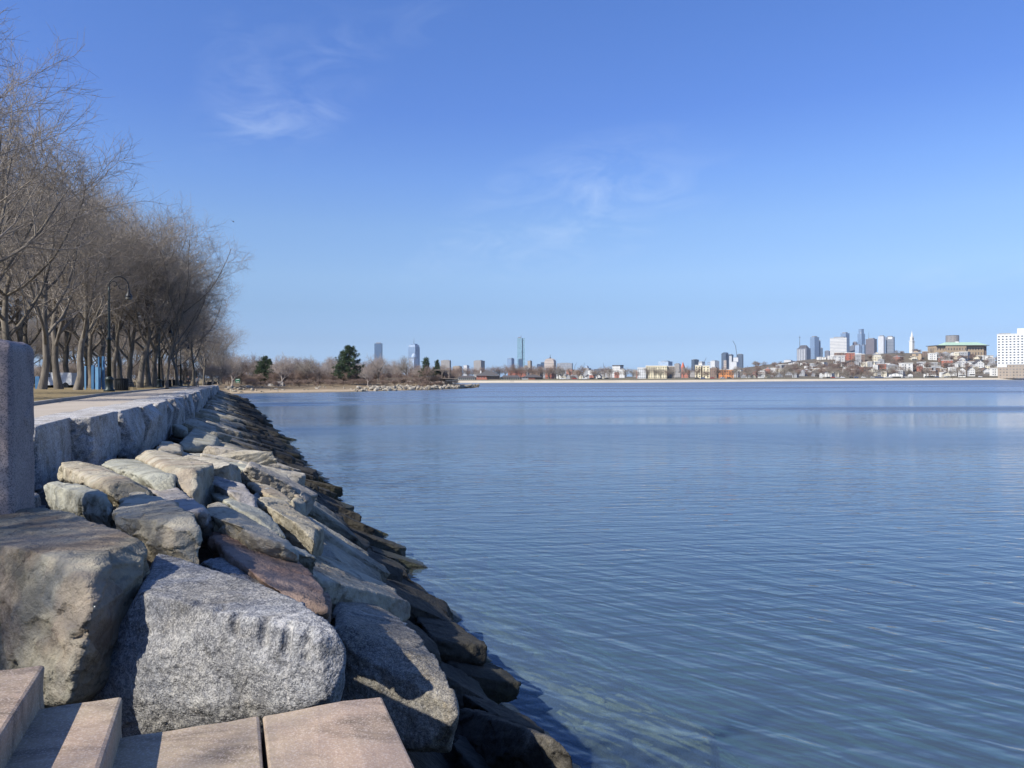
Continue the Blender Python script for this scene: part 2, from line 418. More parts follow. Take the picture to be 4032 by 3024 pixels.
ST(B, 'flat bluish slab resting against the seawall base', Z2, [(535, 640), (620, 602), (790, 603), (890, 645), (1000, 710), (1010, 745), (860, 690), (660, 660)], [(640, 700, 7), (820, 795, 6), (960, 780, 5)], 'grey_green_stone', k=.1, T=.4)
ST(B, 'rounded tan boulder above the flat bluish slab', Z2, [(795, 592), (852, 530), (930, 534), (1012, 580), (1072, 650), (1122, 712), (1000, 650), (850, 600)], [(860, 640, 7), (1010, 720, 6), (1120, 760, 5)], 'tan_stone', k=.15, T=.4)
ST(B, 'sloping grey green slab below the rounded tan boulder', Z2, [(900, 660), (1000, 690), (1120, 740), (1240, 800), (1255, 850), (1100, 810), (960, 740)], [(1000, 790, 6), (1200, 880, 4)], 'grey_green_stone', k=.0, T=.4)
ST(B, 'purple grey slab with fine layers in mid slope', Z2, [(830, 792), (920, 750), (1000, 760), (1130, 830), (1272, 920), (1306, 968), (1150, 960), (960, 865)], [(870, 830, 0), (1100, 975, 6), (1250, 1005, 5)], 'purple_grey_stone', k=.1, T=.4, layered=.4)
ST(B, 'dark hollowed boulder in deep shadow under the seawall', Z2, [(1070, 592), (1135, 568), (1300, 598), (1440, 618), (1490, 640), (1310, 690), (1180, 640)], [(1110, 660, 0), (1200, 740, 6), (1400, 735, 5)], 'riprap_stone', k=.1, T=.4, amp=.09)
ST(B, 'small peaked tan boulder against the seawall', Z2, [(944, 536), (986, 468), (1052, 468), (1124, 497), (1134, 545), (1015, 520)], [(960, 548, 0), (1060, 595, 5), (1135, 560, 4)], 'tan_stone', k=.3, T=.4)
ST(B, 'large grey boulder with a broad cracked face below the seawall', Z2, [(1105, 478), (1226, 370), (1300, 398), (1392, 440), (1372, 500), (1270, 445), (1190, 440)], [(1140, 540, 0), (1240, 545, 6), (1350, 555, 4)], 'grey_green_stone', k=.3, T=.5)
ST(B, 'small rounded stone between the seawall and the large grey boulder', Z2, [(1062, 352), (1112, 344), (1172, 370), (1172, 400), (1110, 375)], [(1070, 440, 0), (1165, 450, 3)], 'grey_green_stone', k=.2, T=.4)
ST(B, 'long tan slab below the large grey boulder', Z2, [(1345, 490), (1402, 464), (1500, 490), (1640, 560), (1762, 638), (1650, 622), (1480, 550)], [(1380, 520, 0), (1600, 640, 6)], 'tan_stone', k=.12, T=.4, layered=.4)
ST(B, 'little lilac grey stone between two long slabs', Z2, [(1366, 552), (1402, 524), (1500, 556), (1474, 585)], [(1400, 590, 0), (1470, 600, 3)], 'purple_grey_stone', k=.05, T=.35)
ST(B, 'pale grey slab with a cracked corner in mid slope', Z2, [(1440, 642), (1474, 590), (1530, 578), (1668, 668), (1664, 700), (1560, 660)], [(1500, 690, 0), (1600, 712, 5)], 'grey_green_stone', k=.15, T=.4)
ST(B, 'small upright stone beside the dark hollowed boulder', Z2, [(1412, 680), (1450, 648), (1490, 690), (1474, 712)], [(1405, 745, 0), (1470, 750, 3)], 'grey_green_stone', k=.1, T=.4)
ST(B, 'long tan slab running down to the dark tide zone', Z2, [(1485, 684), (1522, 668), (1690, 755), (1860, 850), (2062, 1000), (1960, 960), (1720, 830)], [(1500, 720, 0), (1700, 860, 6)], 'tan_stone', k=.1, T=.4, layered=.4)
ST(B, 'short pale stone with a jagged lower edge in mid slope', Z2, [(1660, 690), (1702, 664), (1800, 698), (1932, 752), (1830, 745)], [(1700, 735, 0), (1830, 775, 4)], 'tan_stone', k=.15, T=.35)
ST(B, 'pale grey slab with a flat top in mid slope', Z2, [(1186, 742), (1330, 714), (1420, 748), (1590, 790), (1640, 860), (1720, 960), (1600, 890), (1400, 800)], [(1250, 790, 0), (1560, 920, 6)], 'purple_grey_stone', k=.1, T=.4)
ST(B, 'dark streaked slab beneath the pale flat topped slab', Z2, [(1232, 800), (1300, 788), (1500, 858), (1700, 960), (1905, 1130), (1720, 1060), (1480, 930)], [(1290, 870, 0), (1600, 1030, 6)], 'grey_green_stone', k=.02, T=.4, layered=.4)
ST(B, 'long tan slab with a raised rear corner above the red slab', Z2, [(1308, 1000), (1325, 908), (1402, 908), (1560, 1000), (1800, 1120), (2010, 1262), (1800, 1200), (1560, 1090), (1400, 985)], [(1310, 1010, 0), (1500, 1100, 8), (1700, 1210, 6)], 'tan_stone', k=.14, T=.4, layered=.4)
ST(B, 'broad weathered slab between the red slab and the long tan slab', Z2, [(1258, 1000), (1400, 1050), (1700, 1150), (2000, 1262), (2130, 1330), (1800, 1235), (1500, 1120)], [(1290, 1050, 0)], 'grey_green_stone', k=.02, T=.4, layered=.4)
ST(B, 'big rounded tan boulder at the edge of the dark tide zone', Z2, [(1690, 902), (1722, 866), (1850, 898), (1985, 985), (2160, 1108), (2060, 1120), (1900, 1010), (1830, 985)], [(1720, 985, 0), (1830, 1010, 7), (1930, 1160, 6), (2100, 1215, 5)], 'tan_stone', k=.2, T=.5)
ST(B, 'small pale pyramid stone standing upright in mid slope', Z2, [(1926, 908), (1966, 862), (2012, 880), (2032, 945)], [(1955, 935, 0), (2020, 970, 3)], 'tan_stone', k=.35, T=.35)
ST(B, 'dark brown boulder beside the small pale pyramid stone', Z2, [(2070, 985), (2100, 950), (2160, 950), (2250, 985), (2330, 1040), (2180, 1010)], [(2085, 1030, 0), (2200, 1060, 5)], 'riprap_stone', k=.2, T=.4)

for i, (u, v, sx, sy, a, d_) in enumerate(((1790, 2690, 1.0, .6, .3, .22), (2010, 2800, 1.1, .75, .7, .30), (2220, 2830, .9, .65, .2, .42), (2060, 2960, 1.0, .7, .5, .28), (2420, 2900, 1.0, .7, .9, .55), (2620, 2980, .9, .7, .1, .65), (2330, 3010, .9, .6, .6, .45))):
    g_ = np.random.default_rng(700 + i)
    me = rough(remesh(chop(hull_mesh([Vector((sx * x * (.8 + .3 * g_.random()), sy * y * (.8 + .3 * g_.random()), .42 * z)) for x in (-1, 1) for y in (-1, 1) for z in (-1, 1)]), 60 + i, 8, .15), .05, 2), .06, 720 + i, 1.0)
    o = link('boulder', me, MAT['riprap_stone']); o.location = atd(u, v, H + d_ + .38); o.rotation_euler = (.06, .1, a - .2)
    tag(o, 'olive green boulder seen through the clear shallow water', 'stone', 'boulders under the shallow water')

# ---- slab prototypes for the slope farther along
def covered(n, s_, m=.12):
    for P in FOOT:
        xs = [p[0] for p in P]; ys = [p[1] for p in P]
        if min(xs) - m < n < max(xs) + m and min(ys) - m < s_ < max(ys) + m:
            from mathutils.geometry import convex_hull_2d
            h = [P[i] for i in convex_hull_2d(P)]
            sg = [(b[0] - a[0]) * (s_ - a[1]) - (b[1] - a[1]) * (n - a[0]) for a, b in zip(h, h[1:] + h[:1])]
            ln = [math.hypot(b[0] - a[0], b[1] - a[1]) for a, b in zip(h, h[1:] + h[:1])]
            if all(q > -m * l for q, l in zip(sg, ln)) or all(q < m * l for q, l in zip(sg, ln)): return True
    return False
def slab_proto(i, vox=.026, L=1.0, W=.5, T=.36):
    r = np.random.default_rng(100 + i)
    pts = []
    for sx in (-1, 1):
        for sy in (-1, 1):
            for sz in (-1, 1):
                j = r.normal(size=3) * (.10, .16, .12)
                q = np.array([sx * L * (1 - .25 * r.random() ** 2), sy * W * (1 - .35 * r.random()), sz * T]) + j * (1, .6, .5)
                pts.append(Vector(q))
    for _ in range(3):
        a = r.random() * 2 * PI
        pts.append(Vector((math.cos(a) * L * 1.02, math.sin(a) * W * 1.02, (r.random() - .2) * T)))
    return rough(remesh(chop(hull_mesh(pts), i, 9, .15), vox, 0), .05, 200 + i, .8, .2, .6)
PROTO = [slab_proto(i) for i in range(12)]
for m in PROTO: m.materials.append(MAT['riprap_stone'])
def slab_frame(n, s, yaw, jit):
    e = .05
    gn = -(S(n + e, s) - S(n - e, s)) / (2 * e)
    ax = (DN + Vector((0, 0, gn))).normalized()
    ax = (ax + DS * yaw + Vector((0, 0, jit[0] + .10))).normalized()
    side = (DS + Vector((0, 0, jit[1]))).normalized()
    up = ax.cross(side).normalized()
    if up.z < 0: up = -up
    side = up.cross(ax).normalized()
    return Matrix((ax, side, up)).transposed()
cand = []
r = random.Random(5)
s = 5.5
while s < 196:
    n = -2.25 + r.random() * .8
    w = .60 + .38 * r.random()
    while n < 8.2:
        L = 1.35 + 1.5 * r.random() ** 1.3
        if (s < 9.5 and n + L / 2 < 3.2) or covered(n + L / 2, s): n += L * .6; continue
        cand.append((s + (r.random() - .5) * .5, n + L / 2, L, w * (.8 + .5 * r.random()), .32 + .28 * r.random(), r.gauss(0, .11), (r.gauss(0, .05), r.gauss(0, .11)), r.randrange(12), r.gauss(0, .11), r.choice((0, 1))))
        if n > 2.6: c_ = cand[-1]; cand[-1] = (c_[0], c_[1] + r.gauss(0, .15), c_[2] * (1 + .3 * r.random()), *c_[3:8], r.gauss(0, .17), c_[9])
        n += L * (.82 + .16 * r.random())
    s += w * (.86 if s < 70 else 1.25)
s = -5.0                              # below the landing
while s < 5.2:
    n = 1.25 + .4 * r.random(); w = .7 + .4 * r.random()
    while n < 7.5:
        L = 1.3 + .9 * r.random()
        if not covered(n + L / 2, s, .3) and (s < 3.2 or n > 2.6): cand.append((s, n + L / 2, L, w, .5, r.gauss(0, .1), (0, r.gauss(0, .08)), r.randrange(12), -.12, 0))
        n += L * .9
    s += w * .9
inst, mass = [], []
for c in cand:
    (inst if (c[0] < 46 and c[1] < 6.9) else mass).append(c)
inst = sorted(inst, key=lambda c: c[0])
mass += inst[262:]; inst = inst[:262]
def slab_matrix(c):
    s_, n, L, w, T, yaw, jit, pi_, dz, fl = c
    near = .16 * (1 - sm(9, 20, s_)) * (1 if n < 5 else 0)
    k = dz - .17 - near - (.35 if s_ < 12 and n < 4 else 0) - .42 * sm(2.8, 4.4, n)
    Rm = slab_frame(n, s_, yaw, jit)
    loc = ns(n, s_, H - S(n, s_) + k)
    return loc, Rm, Vector((L / 1.75, w / .84, T / .62)), fl
for c in inst:
    loc, Rm, scl, fl = slab_matrix(c)
    z = loc.z
    if z < -.1: lab, nm = 'submerged mossy boulder lying under the shallow water', 'submerged boulder'
    elif z < 1.6: lab, nm = 'dark tide stained slab low on the riprap slope', 'dark slab'
    elif c[1] < -.3: lab, nm = 'dry weathered slab high on the riprap below the seawall', 'pale slab'
    else: lab, nm = 'dry tan or grey slab in the middle of the riprap slope', 'tan slab'
    o = link('boulder', PROTO[c[7]])
    o.matrix_world = Matrix.Translation(loc) @ (Rm @ Matrix.Rotation(PI * fl, 3, 'Z')).to_4x4() @ Matrix.Diagonal((*scl, 1))
    tag(o, lab, 'stone', {'submerged boulder': 'boulders under the shallow water', 'dark slab': 'dark slabs of the tide zone', 'pale slab': 'dry slabs below the seawall', 'tan slab': 'dry slabs in mid slope'}[nm])
# the far end of the slope, nobody could count it
LOW = []
for i in range(6):
    m = slab_proto(40 + i, .13)
    co = np.empty(len(m.vertices) * 3, np.float32); m.vertices.foreach_get('co', co)
    m.calc_loop_triangles(); tr = np.empty(len(m.loop_triangles) * 3, np.int32); m.loop_triangles.foreach_get('vertices', tr)
    LOW.append((co.reshape(-1, 3), tr.reshape(-1, 3)))
def merge(items, protos):
    Vs, Fs, o = [], [], 0
    for loc, Rm, scl, k in items:
        v, f = protos[k % len(protos)]
        w = (v * np.array(scl)) @ np.array(Rm).T + np.array(loc)
        Vs.append(w); Fs.append(f + o); o += len(w)
    return np.concatenate(Vs), np.concatenate(Fs)
V_, F_ = merge([(*slab_matrix(c)[:3], c[7]) for c in mass], LOW)
tag(link('riprap', mesh_np('riprap', V_, F_), MAT['riprap_stone']), 'long slope of riprap slabs running away below the seawall', 'riprap', kind='stuff')

# ---- earth under the stones, dark colour standing in for gap shade; sea bed
def grid(name, A, B, fn, mat, kind='structure', smooth=True):
    V = [fn(a, b) for a in A for b in B]
    nb = len(B)
    Fc = [(i * nb + j, (i + 1) * nb + j, (i + 1) * nb + j + 1, i * nb + j + 1) for i in range(len(A) - 1) for j in range(nb - 1)]
    o = link(name, mesh_np(name, [tuple(v) for v in V], Fc, smooth), mat)
    if kind: o['kind'] = kind
    return o
t = NT('gap_shade_earth'); P = t.pos(); z = t.n('ShaderNodeSeparateXYZ', Vector=P).outputs[2]; b = t.noise(P, 3.0, 5, .65)
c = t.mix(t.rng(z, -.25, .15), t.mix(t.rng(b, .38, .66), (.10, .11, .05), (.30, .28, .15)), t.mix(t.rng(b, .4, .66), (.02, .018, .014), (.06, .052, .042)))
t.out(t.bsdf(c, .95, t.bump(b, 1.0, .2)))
t = NT('seabed_mud'); P = t.pos()
b = t.noise(P, .35, 5, .6)
t.out(t.bsdf(t.mix(t.rng(b, .35, .68), (.035, .05, .045), (.10, .115, .075)), .95))
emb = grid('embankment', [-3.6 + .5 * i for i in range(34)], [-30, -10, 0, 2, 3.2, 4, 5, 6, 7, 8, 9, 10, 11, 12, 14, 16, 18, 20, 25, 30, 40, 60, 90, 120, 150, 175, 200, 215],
     lambda n, s: ns(n, s, H - S(n, s) - (.62 if n > -3 else .9) - (.45 if s < 6 and n < 1.6 else 0) - (.25 if s < 12 else 0)), MAT['gap_shade_earth'])
sb = link('seabed', mesh_np('seabed', [(-4000, -600, -3.6), (9000, -600, -3.6), (9000, 5200, -3.6), (-4000, 5200, -3.6)], [(0, 1, 2, 3)]), MAT['seabed_mud']); sb['kind'] = 'structure'
# ================================================================ seawall, steps, post, promenade
t = NT('pink_granite'); o_ = t.pos()
a = t.noise(o_, .9, 5, .6, .4); b = t.noise(o_, 60, 3, .7); v = t.n('ShaderNodeTexVoronoi', Vector=o_, Scale=160.0).outputs['Color']
c = t.mix(t.rng(a, .4, .62), (.36, .265, .195), (.36, .295, .20))
c = t.mix(t.rng(t.noise(t.scale(o_, 1.2, 3.6, 1, .35), 1.3, 5, .65, .5), .46, .64, 0, .8), c, (.105, .082, .058))
c = t.mix(t.rng(b, .45, .7, 0, .4), c, (.2, .14, .12))
c = t.mix(t.rng(t.n('ShaderNodeSeparateColor', _0=v).outputs[0], .7, .85, 0, .45), c, (.5, .42, .36))
c = t.mix(t.rng(t.noise(o_, 7, 2), .74, .78, 0, .8), c, (.07, .055, .045))
t.out(t.bsdf(c, .75, t.bump(b, .25, .01)))
t = NT('post_granite'); o_ = t.pos()
a = t.noise(o_, 3.0, 5, .6); v = t.n('ShaderNodeTexVoronoi', Vector=o_, Scale=120.0).outputs['Color']
c = t.mix(t.rng(a, .35, .65), (.29, .235, .22), (.36, .30, .275))
c = t.mix(t.rng(t.n('ShaderNodeSeparateColor', _0=v).outputs[0], .6, .75, 0, .6), c, (.06, .06, .065))
t.out(t.bsdf(c, .8, t.bump(t.noise(o_, 80, 3), .3, .01)))
def slab_block(name, corners, thick, mat, parent=None, amp=.006, bev=.014, seed=1):
    """a dressed stone: quad of top corners (world), extruded down, edges eased"""
    bm = bmesh.new()
    top = [bm.verts.new(p) for p in corners]; bot = [bm.verts.new(Vector(p) - Vector((0, 0, thick))) for p in corners]
    bm.faces.new(top); bm.faces.new(list(reversed(bot)))
    for i in range(4): bm.faces.new((top[i], bot[i], bot[(i + 1) % 4], top[(i + 1) % 4]))
    bmesh.ops.recalc_face_normals(bm, faces=bm.faces)
    bmesh.ops.bevel(bm, geom=list(bm.edges), offset=bev, segments=2, affect='EDGES', profile=.5)
    bmesh.ops.subdivide_edges(bm, edges=[e for e in bm.edges if e.calc_length() > .12], cuts=8, use_grid_fill=True)
    co = np.array([v.co for v in bm.verts])
    d = fbm(co * 3 + seed * 7, 4) * amp * 3
    bm.normal_update()
    for v, q in zip(bm.verts, d): v.co += v.normal * float(q)
    me = bpy.data.meshes.new(name); bm.to_mesh(me); bm.free()
    for p in me.polygons: p.use_smooth = False
    o = link(name, me, mat, parent)
    if parent is not None: KIDS.setdefault(parent.name, []).append(o)
    return o
# landing and steps: far side at s=3.65, treads run back past the camera
stair = empty('granite_steps', ns(0, 2, H - 1.9), 0, 'pinkish granite steps and landing slabs leading down to the rocks', 'steps')
DL, R_ = 1.55, .155
def wpt(n, s, d): return ns(n, s, H - d) - stair.location
E0, E1 = -.438, -.746
def tread(n0, n1, s0, s1, d, th, i):
    return slab_block('landing_slab' if i < 3 else 'step', [wpt(n0, s0, d), wpt(n1, s0, d), wpt(n1, s1, d), wpt(n0, s1, d)], th, MAT['pink_granite'], stair, seed=i)
tread(.14, .694, -1.5, 3.635, DL, .34, 1)
tread(-1.0, .127, -1.5, 3.635, DL + .003, .34, 2)
tread(-1.3, E0, -1.5, 3.68, DL - R_, .30, 3)
tread(-1.7, E1, -1.5, 3.76, DL - 2 * R_, .30, 4)
for q in range(3, 5):
    tread(-1.6 - .38 * (q - 2), -.75 - .33 * (q - 2), -1.5, 3.4, DL - q * R_, .30, q + 2)
fb = MB(); q8 = [wpt(n, s, d) for d in (DL + .345, 4.6) for n, s in ((-2.2, -1.5), (.36, -1.5), (.36, 3.3), (-2.2, 3.3))]
fb.add(q8, [(0, 1, 2, 3), (7, 6, 5, 4), (0, 4, 5, 1), (1, 5, 6, 2), (2, 6, 7, 3), (3, 7, 4, 0)]); fb.build('foundation', MAT['post_granite'], stair)
# granite posts
def post(loc, label, w=.95, dpt=.75, h=1.75, rz=0.0):
    bm = bmesh.new()
    bmesh.ops.create_cube(bm, size=1, matrix=Matrix.Diagonal((w, dpt, h, 1)))
    ed = [e for e in bm.edges if all(v.co.z > 0 for v in e.verts)]
    bmesh.ops.bevel(bm, geom=ed, offset=.10, segments=5, affect='EDGES', profile=.5)
    ed = [e for e in bm.edges if abs(e.verts[0].co.z - e.verts[1].co.z) > h * .5]
    bmesh.ops.bevel(bm, geom=ed, offset=.03, segments=2, affect='EDGES', profile=.5)
    me = bpy.data.meshes.new('granite_post'); bm.to_mesh(me); bm.free()
    me = rough(remesh(me, .03, 1), .012, 3, 1.0)
    o = link('granite_post', me, MAT['post_granite']); o.location = loc; o.rotation_euler.z = rz
    return tag(o, label, 'post')
rz_ = math.atan2(.354, .935)
pc = Matrix.Rotation(rz_, 3, 'Z') @ Vector((.475, .375, 0))      # the rear corner that bounds it in the view
pe = atY(137, 1600, 6.9)
post(Vector((pe.x - pc.x, pe.y - pc.y, H + .33 - 1.75 / 2)), 'tall rounded granite post cut off by the left edge of the view', rz=rz_)

# seawall: one wall, its blocks are parts
wall = empty('seawall', ns(-3, 20, H - 2.2), 0, 'rough granite block seawall along the waterfront promenade', 'wall')
def block_proto(i):
    r = np.random.default_rng(300 + i)
    pts = []
    for sx in (0, 1):
        for sy in (0, 1):
            for sz in (0, 1):
                j = r.normal(size=3) * (.02, .07, .03)
                pts.append(Vector(np.array([sx, sy * 1.0, sz]) + j * (1, 1 if sy else .1, .5 if sz == 0 else .15)))
        pts.append(Vector((sx, 1.04 + r.normal() * .1, .35 + r.random() * .4)))
    return rough(remesh(hull_mesh(pts), .03, 0), .028, 310 + i, .45, 0, .85)
WB = [block_proto(i) for i in range(8)]
for m in WB: m.materials.append(MAT['wall_granite'])
def wblock(s0, s1, n_face, top, bot, depth, k, tilt=0.0):
    o = link('block', WB[k % 8], None, wall)
    Rm = Matrix((DS, DN, Vector((0, 0, 1)))).transposed()
    base = ns(n_face - depth, s0, H - bot) - wall.location
    o.matrix_local = Matrix.Translation(base) @ Rm.to_4x4() @ Matrix.Rotation(tilt, 4, 'Z') @ Matrix.Diagonal((s1 - s0, depth, bot - top, 1))
    return o
spec = [(12.5, 15.6, -3.95), (15.65, 18.0, -4.05), (18.05, 21.9, -3.72), (21.95, 25.6, -3.2), (25.7, 29.4, -2.92), (29.5, 33.0, -2.75), (33.1, 36.4, -2.55)]
spec = [(3.95, 7.0, -3.4), (7.1, 9.7, -3.75), (9.8, 12.4, -3.9)] + spec
for i, (a, b, n) in enumerate(spec):
    wblock(a, b, n, 1.0 + random.uniform(-.01, .02), dprom(a) + 1.7, 1.5, i, random.uniform(-.02, .03))
s = 36.5; i = 7; far_blocks = []
r = random.Random(9)
while s < 194:
    L = 1.7 + 2.2 * r.random()
    args = (s, s + L, -2.4 + r.uniform(-.34, .3), dprom(s) + r.uniform(-.02, .03), dprom(s) + 1.8, 1.4, r.randrange(8), r.uniform(-.09, .04))
    wblock(*args); i += 1
    s += L + .13
# ground sheets
t = NT('dry_grass'); P = t.pos()
a = t.noise(P, .22, 5, .6); b = t.noise(P, 5.0, 4, .7)
c = t.mix(t.rng(a, .35, .65), (.20, .155, .085), (.15, .12, .065)); c = t.mix(t.rng(b, .4, .7, 0, .6), c, (.27, .215, .125))
t.out(t.bsdf(c, .95, t.bump(b, .8, .1), 0, .1))
t = NT('path_concrete'); P = t.pos()
a = t.noise(P, .5, 5, .6); b = t.noise(P, 30, 3, .6)
c = t.mix(t.rng(a, .35, .65), (.33, .285, .225), (.38, .33, .27)); c = t.mix(t.rng(b, .4, .7, 0, .4), c, (.28, .25, .21))
t.out(t.bsdf(c, .9, t.bump(b, .3, .02)))
plain('kerb_stone', (.25, .24, .22), .85)
t = NT('sand'); P = t.pos()
a = t.noise(P, .12, 5, .6); b = t.noise(P, 2.0, 4, .7)
c = t.mix(t.rng(a, .35, .65), (.44, .375, .285), (.50, .44, .345)); c = t.mix(t.rng(b, .45, .7, 0, .5), c, (.33, .26, .18))
z = t.n('ShaderNodeSeparateXYZ', Vector=P).outputs[2]
c = t.mix(t.rng(t.math('ADD', z, t.math('MULTIPLY', a, .5)), .3, .75, .75, 0), c, (.12, .10, .075))
t.out(t.bsdf(c, .95, t.bump(b, .4, .1), 0, .1))
SS = [-60, -30, -10, 5, 20, 35, 50, 60, 70, 80, 90, 100, 115, 130, 150, 170, 190, 205]
grid('promenade', [0, 1, 2, 3], SS[:4] + [12, 18, 22, 26, 30, 34, 38] + SS[6:], lambda i, s: ns((-8.0, -6.5, -5.4, -5.0 + 1.45 * min(1, max(0, (s - 18) / 16)))[i], s, H - dprom(s) - .035), MAT['path_concrete'])
kb = MB()
for a, b in zip(SS[1:], SS[2:]):
    p = [ns(-7.1, a, 0), ns(-6.93, a, 0), ns(-6.93, b, 0), ns(-7.1, b, 0)]
    za, zb = H - dprom(a) + .1, H - dprom(b) + .1
    q = [za, za, zb, zb]
    kb.add([(v.x, v.y, zz) for v, zz in zip(p, q)] + [(v.x, v.y, zz - .3) for v, zz in zip(p, q)], [(0, 1, 2, 3), (1, 0, 4, 5), (2, 1, 5, 6), (0, 3, 7, 4)])
kb.build('kerb', MAT['kerb_stone'])['kind'] = 'structure'
def lawn_d(n, s): return dprom(s) - .10 + .12 * math.sin(n * .25 + s * .13) * min(1, (-7.1 - n) / 4) - min(.35, max(0, (-9 - n) * .012))
grid('lawn', [-900, -600, -400, -250, -150, -100, -70, -50, -40, -32, -26, -21, -17, -14, -12, -10, -8.5, -7.1], SS + [225, 260, 300, 380, 500, 700, 1000], lambda n, s: ns(n, s, H - lawn_d(n, s)), MAT['dry_grass'])
# ================================================================ trees
def bark(name, a, b, rough_=.9):
    t = NT(name); P = t.obj()
    n = t.noise(t.scale(P, 6, 6, .9), 1.0, 5, .65, .3); q = t.noise(P, .8, 3)
    c = t.mix(t.rng(n, .38, .66), a, b); c = t.mix(t.rng(q, .4, .65, 0, .5), c, tuple(x * 1.35 for x in b))
    r = t.rand(); c = t.mix(t.rng(r, 0, 1, 0, .35), c, t.mix(1.0, c, (.75, .72, .7), 'MULTIPLY'))
    return t.out(t.bsdf(c, rough_, t.bump(n, .9, .06), 0, .15))
bark('grey_bark', (.085, .074, .06), (.19, .168, .138))
bark('twig_bark', (.18, .156, .131), (.33, .292, .248))
bark('red_twig', (.165, .12, .097), (.265, .20, .165))
bark('pale_twig', (.25, .215, .19), (.40, .35, .31))
def nrm(a): return a / np.maximum(1e-9, np.linalg.norm(a, axis=-1, keepdims=True))
def spread(g, par_p, par_r, n, t0, t1, ang, angj, length, lenj, taper_len, m, up, wig, rr, rmin):
    """children of all polylines par_p (B,k,3): n each, returns (B*n,m,3) and radii"""
    Bn, k, _ = par_p.shape
    tt = t0 + (t1 - t0) * (np.arange(n)[None] + g.random((Bn, n))) / n
    x = tt * (k - 1); i = np.minimum(x.astype(int), k - 2); f = (x - i)[..., None]
    bi = np.arange(Bn)[:, None]
    p = par_p[bi, i] * (1 - f) + par_p[bi, i + 1] * f
    r = par_r[bi, i] * (1 - f[..., 0]) + par_r[bi, i + 1] * f[..., 0]
    d = nrm(par_p[bi, i + 1] - par_p[bi, i])
    q = g.normal(size=d.shape); q = nrm(q - d * (q * d).sum(-1, keepdims=True))
    az = (np.arange(n)[None] * 2.4 + g.random((Bn, 1)) * 6.28)[..., None]
    ref = nrm(np.cross(d, np.array([.3, .2, .93])) + 1e-4); ref2 = np.cross(d, ref)
    q = nrm(ref * np.cos(az) + ref2 * np.sin(az) + q * .35)
    a = np.radians(ang + angj * g.normal(size=(Bn, n)))[..., None]
    dr = nrm(d * np.cos(a) + q * np.sin(a)).reshape(-1, 3)
    L = (length * (1 - taper_len * tt) * np.exp(lenj * g.normal(size=(Bn, n)))).reshape(-1)
    p = p.reshape(-1, 3); r0 = np.maximum(r.reshape(-1) * rr, rmin)
    P = [p]
    for j in range(m - 1):
        dr = nrm(dr + np.array([0, 0, up]) + wig * g.normal(size=dr.shape))
        p = p + dr * (L / (m - 1))[:, None]; P.append(p)
    Rr = r0[:, None] * np.linspace(1, .38, m)[None]
    return np.stack(P, 1), np.maximum(Rr, rmin * .6)
def tubes(sets):
    Vs, Fs, o = [], [], 0
    for P, R, k in sets:
        Bn, m, _ = P.shape
        t = np.empty_like(P); t[:, 1:-1] = P[:, 2:] - P[:, :-2]; t[:, 0] = P[:, 1] - P[:, 0]; t[:, -1] = P[:, -1] - P[:, -2]
        t = nrm(t); a = nrm(np.cross(t, np.array([.21, .37, .9]))); b = np.cross(t, a)
        q = np.arange(k) * 2 * PI / k
        V = P[:, :, None] + (a[:, :, None] * np.cos(q)[None, None, :, None] + b[:, :, None] * np.sin(q)[None, None, :, None]) * R[:, :, None, None]
        idx = np.arange(Bn * m * k).reshape(Bn, m, k) + o
        A = idx[:, :-1]; D = idx[:, 1:]
        Fs.append(np.stack([A, np.roll(A, -1, 2), np.roll(D, -1, 2), D], -1).reshape(-1, 4))
        Vs.append(V.reshape(-1, 3)); o += Bn * m * k
    return np.concatenate(Vs), np.concatenate(Fs)
def tree_mesh(seed, th=8.0, r0=.23, lean=(0, 0), L=(8.5, 4.2, 2.1, 1.0), n=(8, 9, 9, 8), ang=(42, 45, 42, 40), up=(.16, .07, .03, .02), t0=.32, tw=.011, flare=1.35, fork=True):
    g = np.random.default_rng(seed)
    m = 9
    z = np.linspace(0, th, m)
    P = np.stack([lean[0] * (z / th) ** 1.6 * th + .10 * np.cumsum(g.normal(size=m)) * (z > 0), lean[1] * (z / th) ** 1.6 * th + .10 * np.cumsum(g.normal(size=m)) * (z > 0), z], -1)[None]
    R = (r0 * (1 - .55 * z / th) * np.where(z == 0, flare, 1))[None]
    l1 = spread(g, P, R, n[0], t0, 1.0, ang[0], 8, L[0], .12, .25, 8, up[0], .10, .62, .05)
    l2 = spread(g, *l1, n[1], .18, 1.0, ang[1], 10, L[1], .2, .35, 6, up[1], .13, .52, .022)
    l3 = spread(g, *l2, n[2], .12, 1.0, ang[2], 12, L[2], .25, .35, 5, up[2], .16, .5, tw)
    l4 = spread(g, *l3, n[3], .1, 1.0, ang[3], 14, L[3], .3, .3, 4, up[3], .2, .6, tw * .62)
    tv = tubes([(P, R, 10), (*l1, 6)])
    cv = tubes([(*l2, 4), (*l3, 3), (*l4, 3)])
    return mesh_np('trunk', *tv), mesh_np('crown', *cv)
def tree(meshes, name, loc, rz, scale, label, group=None, mats=('grey_bark', 'twig_bark'), cat='tree'):
    e = empty(name, loc, rz, label, cat, group)
    e.scale = scale if hasattr(scale, '__len__') else (scale,) * 3
    for me, nm, mt in zip(meshes, ('trunk', 'crown'), mats):
        if not me.materials: me.materials.append(MAT[mt])
        kid(e, link(nm, me, None, e))
    return e
TM = [tree_mesh(11), tree_mesh(12, th=9, L=(8, 4.4, 2.1, 1.0)), tree_mesh(13, th=7, L=(9, 4.4, 2.2, 1.0), ang=(50, 45, 42, 40), up=(.2, .08, .03, .02)), tree_mesh(14, th=10, r0=.21, L=(6.5, 3.8, 2.0, 1.0))]
